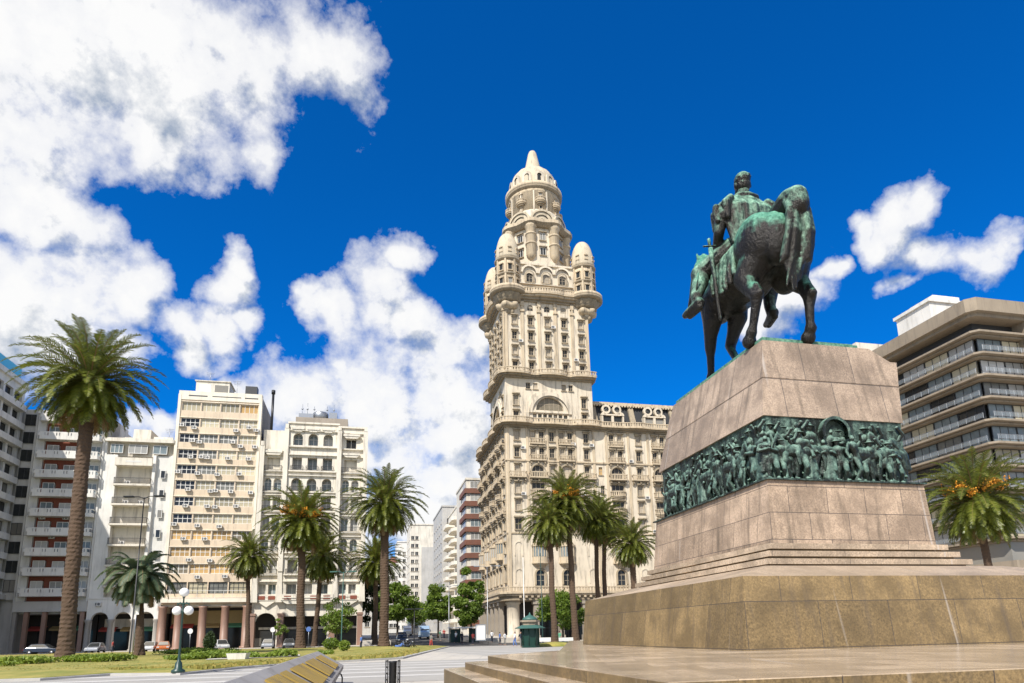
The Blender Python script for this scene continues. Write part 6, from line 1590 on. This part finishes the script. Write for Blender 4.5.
# ================================================================== VEHICLES
M['tyre'] = m_plain('tyre', (.02, .02, .02), .8); M['rim'] = m_plain('rim', (.4, .4, .42), .3, .8)
M['lampw'] = m_plain('headlight', (.7, .7, .68), .2); M['lampr'] = m_plain('tail light', (.4, .02, .02), .3)
def m_car(k, c):
    m, nt, b = mat('car paint ' + k); b.inputs['Base Color'].default_value = (*c, 1); b.inputs['Metallic'].default_value = .3; b.inputs['Roughness'].default_value = .3; b.inputs['Coat Weight'].default_value = .8; M[k] = m
for k, c in dict(c_silver=(.45, .47, .50), c_white=(.72, .72, .70), c_orange=(.62, .17, .04), c_dark=(.02, .025, .035), c_blue=(.30, .42, .55), c_grey=(.16, .17, .18)).items(): m_car(k, c)
def car(label, loc, rz, col, Lc=4.3, Hc=1.48, van=False, group='cars parked and driving around the plaza'):
    t = thing('car' if not van else 'van', label, 'car' if not van else 'van', loc, rz, group); w = .86; l = Lc / 2
    if van: prof = [(-l, .35), (-l, Hc * .55), (-l + .1, Hc), (l - 1.0, Hc), (l - .35, Hc * .62), (l, Hc * .5), (l, .35)]; cab = None
    else: prof = [(-l, .38), (-l + .02, .82), (-l + .25, .95), (-l * .3, .98), (l * .38, .95), (l - .25, .80), (l, .62), (l - .02, .34)]
    def shell(prof, w0, w1, zsplit, m=0):
        b = MB(); n = len(prof); W_ = [w0 if z < zsplit else w1 for x, z in prof]
        b.add([(x, -ww, z) for (x, z), ww in zip(prof, W_)] + [(x, ww, z) for (x, z), ww in zip(prof, W_)], [tuple(range(n)), tuple(range(2 * n - 1, n - 1, -1))] + [(i, n + i, n + (i + 1) % n, (i + 1) % n) for i in range(n)], m); return b
    b = shell(prof, w, w * .94, .8)
    if not van:
        c2 = [(-l * .85, .93), (-l * .62, Hc - .05), (-l * .3, Hc), (l * .12, Hc - .02), (l * .50, .93)]; s2 = shell(c2, w * .93, w * .72, 1.1); b.add(s2.v, s2.f, 0)
    bd = b.build('body', col, t); md = bd.modifiers.new('b', 'BEVEL'); md.width = .06; md.segments = 2
    b = MB()
    if van:
        for s in (-1, 1): b.box(-l + .4, l - 1.3, s * w * .955 - .01, s * w * .955 + .01, Hc * .6, Hc * .88)
        b.add([(l - .97, -w * .8, Hc * .93), (l - .97, w * .8, Hc * .93), (l - .36, w * .84, Hc * .65), (l - .36, -w * .84, Hc * .65)], [(0, 1, 2, 3)])
    else:
        for s in (-1, 1): b.add([(-l * .72, s * w * .93, .98), (-l * .52, s * w * .78, Hc - .12), (l * .06, s * w * .78, Hc - .12), (l * .36, s * w * .93, .98)], [(0, 1, 2, 3)])
        b.add([(l * .16, -w * .66, Hc - .06), (l * .16, w * .66, Hc - .06), (l * .52, w * .82, .96), (l * .52, -w * .82, .96)], [(0, 1, 2, 3)]); b.add([(-l * .66, -w * .66, Hc - .1), (-l * .66, w * .66, Hc - .1), (-l * .88, w * .82, .98), (-l * .88, -w * .82, .98)], [(0, 1, 2, 3)])
    b.build('windows', 'glassd', t)
    for x in (-l * .62, l * .62):
        for s in (-1, 1):
            b = MB(); b.T = Matrix.Translation((x, s * (w - .08), .32)) @ Matrix.Rotation(math.pi / 2, 4, 'X'); b.lathe(0, 0, [(.32, -.11), (.32, .11)], 18); b.T = None; wh = b.build('wheel', 'tyre', t)
            b = MB(); b.T = Matrix.Translation((x, s * (w + .035), .32)) @ Matrix.Rotation(math.pi / 2, 4, 'X'); b.lathe(0, 0, [(.2, -.02), (.2, .02)], 12); b.T = None; b.build('rim', 'rim', wh)
    for s in (-1, 1):
        b = MB(); b.box(l - .08, l + .015, s * w * .72 - .16, s * w * .72 + .16, .58, .74); b.build('headlight', 'lampw', t); b = MB(); b.box(-l - .015, -l + .08, s * w * .74 - .14, s * w * .74 + .14, .62, .80); b.build('tail_light', 'lampr', t)
    return t
car('silver car parked under the arches, right of the tallest palm trunk', gnd(95, 97), ANG - 1.5, 'c_silver')
car('white car behind the hedge right of the bushy palm trunk', gnd(150, 99), ANG - 1.5, 'c_white')
car('orange car beside the leftmost pink column of the office block', gnd(163, 99), ANG - 1.35, 'c_orange')
car('white hatchback parked between the pink columns of the office block', gnd(221, 100), ANG - 1.2, 'c_white', 3.9, 1.55)
car('silver hatchback in front of the ornate block, left of the stout palm', gnd(268, 102), ANG - 1.5, 'c_silver', 3.9, 1.5)
car('grey car almost hidden between the two palms of the ornate block', gnd(289, 104), ANG - 1.5, 'c_grey')
car('dark car by the left kerb behind the hedge, left of the tallest palm', gnd(43, 92), ANG, 'c_dark')
car('pale blue minibus coming down the avenue', gav(424, 122), ANG - math.pi / 2, 'c_blue', 5.2, 2.3, True)
car('white van further up the avenue on the left', gav(407, 145), ANG - math.pi / 2, 'c_white', 4.9, 2.1, True)
car('dark car parked at the left kerb where the avenue starts', gav(402, 102), ANG - math.pi / 2, 'c_dark')
car('dark blue car parked in line further up the avenue', gav(402, 114), ANG - math.pi / 2, 'c_grey')
def moto(label, loc, rz, col='c_dark'):
    t = thing('motorcycle', label, 'motorcycle', loc, rz, 'motorcycles parked at the lawn end')
    for x in (-.62, .62):
        b = MB(); n = 18
        b.tube([(x + .27 * math.cos(2 * math.pi * i / n), 0, .31 + .27 * math.sin(2 * math.pi * i / n)) for i in range(n + 1)], .05, 6); b.build('wheel', 'tyre', t)
    b = MB(); b.chain([(-.35, 0, .5, .12), (.1, 0, .42, .16), (.3, 0, .72, .1)]); b.tube([(.62, 0, .31), (.42, 0, .95)], .035, 6); b.tube([(-.62, 0, .31), (-.1, 0, .4)], .04, 6); b.build('body', col, t)
    b = MB(); b.chain([(-.55, 0, .80, .08), (-.2, 0, .76, .1), (.05, 0, .78, .09)]); b.build('seat', 'tyre', t)
    b = MB(); b.tube([(.38, -.33, 1.02), (.42, 0, .98), (.38, .33, 1.02)], .02, 6); b.sphere((.5, 0, .88), .09); b.build('handlebar', 'metal', t)
moto('dark motorcycle parked nearest the short dark lamp post', gnd(408, 74), .2)
moto('blue motorcycle parked right of the corner palm trunk', gnd(399, 71), .5, 'sh_b')
moto('grey motorcycle parked at the back of the row by the corner palm', gnd(402, 80), .3, 'c_grey')

# ================================================================== PEOPLE
def person(label, loc, rz, shirt, trous, stride=.18, armf=0.1, group='people walking about the avenue corner', seed=0):
    t = thing('person', label, 'person', loc, rz, group); s = stride
    key = ('person', stride, armf)
    if key not in WM:
        b = MB()
        for sg, st in ((-1, s), (1, -s)): b.chain([(0, sg * .09, .92, .085), (st * .5 + .03, sg * .09, .50, .055), (st, sg * .09, .09, .038)], 10); b.chain([(st - .04, sg * .09, .045, .04), (st + .15, sg * .10, .035, .03)], 8)
        b.chain([(0, 0, .95, .13), (0, 0, 1.15, .115), (0, 0, 1.34, .135)], 12); b.cap((0, -.15, 1.40), (0, .15, 1.40), .06, .06)
        for sg, st in ((-1, -armf), (1, armf)):
            b.chain([(0, sg * .19, 1.40, .05), (st * .5, sg * .24, 1.14, .04), (st + .08, sg * .24, .90, .03)], 8)
            h_ = Vector((st + .09, sg * .24, .84)); b.sphere(h_, (.025, .02, .045), 8, 6)
            for f in range(4): b.cap(h_ + Vector((-.02 + .014 * f, 0, -.03)), h_ + Vector((-.01 + .014 * f, -sg * .01, -.085)), .008, .007, 5)
            b.cap(h_ + Vector((.02, 0, 0)), h_ + Vector((.045, -sg * .01, -.04)), .009, .008, 5)
        b.cap((0, 0, 1.42), (.01, 0, 1.53), .05, .05); b.sphere((.015, 0, 1.62), (.09, .075, .115), 14, 10); b.sphere((.105, 0, 1.61), .018, 6, 5)
        for sg in (-1, 1): b.sphere((.01, sg * .075, 1.61), .02, 6, 5)
        body = remesh(b, 'body', .012, ['skin'], 1)
        b = MB()
        for sg, st in ((-1, s), (1, -s)): b.chain([(0, sg * .085, .96, .11), (st * .5 + .03, sg * .09, .50, .078), (st, sg * .09, .12, .062)], 10)
        tr = remesh(b, 'trousers', .02, ['tr_d'], 1)
        b = MB(); b.chain([(0, 0, .96, .145), (0, 0, 1.15, .135), (0, 0, 1.36, .15)], 12); b.cap((0, -.15, 1.40), (0, .15, 1.40), .075, .075)
        for sg, st in ((-1, -armf), (1, armf)): b.chain([(0, sg * .19, 1.40, .068), (st * .5, sg * .24, 1.16, .058)], 8)
        sh = remesh(b, 'shirt', .02, ['sh_w'], 1)
        b = MB(); b.sphere((-.012, 0, 1.655), (.095, .085, .10), 12, 8); hr = b.mesh('hair', ['hair'])
        WM[key] = (body, tr, sh, hr)
    body, tr, sh, hr = WM[key]
    inst('body', body, t, (0, 0, 0))
    for nm, me, mm in (('trousers', tr, trous), ('shirt', sh, shirt), ('hair', hr, 'hair')):
        o = inst(nm, me, t, (0, 0, 0)); 
        if nm != 'hair': o.material_slots[0].link = 'OBJECT'; o.material_slots[0].material = M[mm]
for lb, px, Y, rz, sh, tr, st in (('person in a white shirt walking in front of the tower arcade corner', 505, 92, 2.6, 'sh_w', 'tr_g', .18),
      ('person in a blue shirt just left of the white-shirted walker', 500, 96, .3, 'sh_b', 'tr_d', .10),
      ('person in red standing left of the blank white poster panel', 473, 97, 1.2, 'sh_r', 'tr_d', .05),
      ('person in white standing right of the slim pale avenue mast', 456, 104, 4.0, 'sh_w', 'tr_d', .18),
      ('person in green under the middle avenue tree', 440, 112, 3.0, 'sh_g', 'tr_g', .18),
      ('person in a red top crossing the avenue behind the green-shirted one', 444, 120, 5.0, 'sh_r', 'tr_d', .10),
      ('person in dark clothes by the kiosk stall under the tallest avenue tree', 462, 101, 1.0, 'tr_d', 'tr_d', .05),
      ('person in white at the far end of the stall', 492, 104, 2.0, 'sh_w', 'tr_d', .10),
      ('person in a blue shirt standing on the lawn right of the ball shrub', 361, 74, 3.5, 'sh_b', 'tr_d', .05),
      ('person in green seated-height behind the palm mounds by the bench', 560, 84, .8, 'sh_g', 'tr_g', .05)):
    person(lb, gav(px, Y), rz, sh, tr, st)
for lb, px, Y, rz, sh, tr, st in (('person in a grey top and red trousers crossing the striped road near the mast', 431, 88, 1.0, 'tr_g', 'sh_r', .18), ('person in white walking towards the kiosk from the avenue', 515, 84, 3.4, 'sh_w', 'sh_b', .18), ('person in dark clothes left of the kiosk, close to its wall', 521, 78, 5.2, 'tr_d', 'tr_g', .10),
      ('person in a red shirt under the arches right of the tallest palm', 112, 100, .5, 'sh_r', 'tr_d', .10), ('person in white between two pink columns of the office block', 212, 103, 2.5, 'sh_w', 'tr_d', .18), ('person in blue in front of the ornate block shop windows', 330, 108, 4.5, 'sh_b', 'tr_g', .10), ('person in green right of the sapling by the ornate block', 292, 107, 1.5, 'sh_g', 'tr_d', .18)):
    person(lb, gav(px, Y), rz, sh, tr, st)
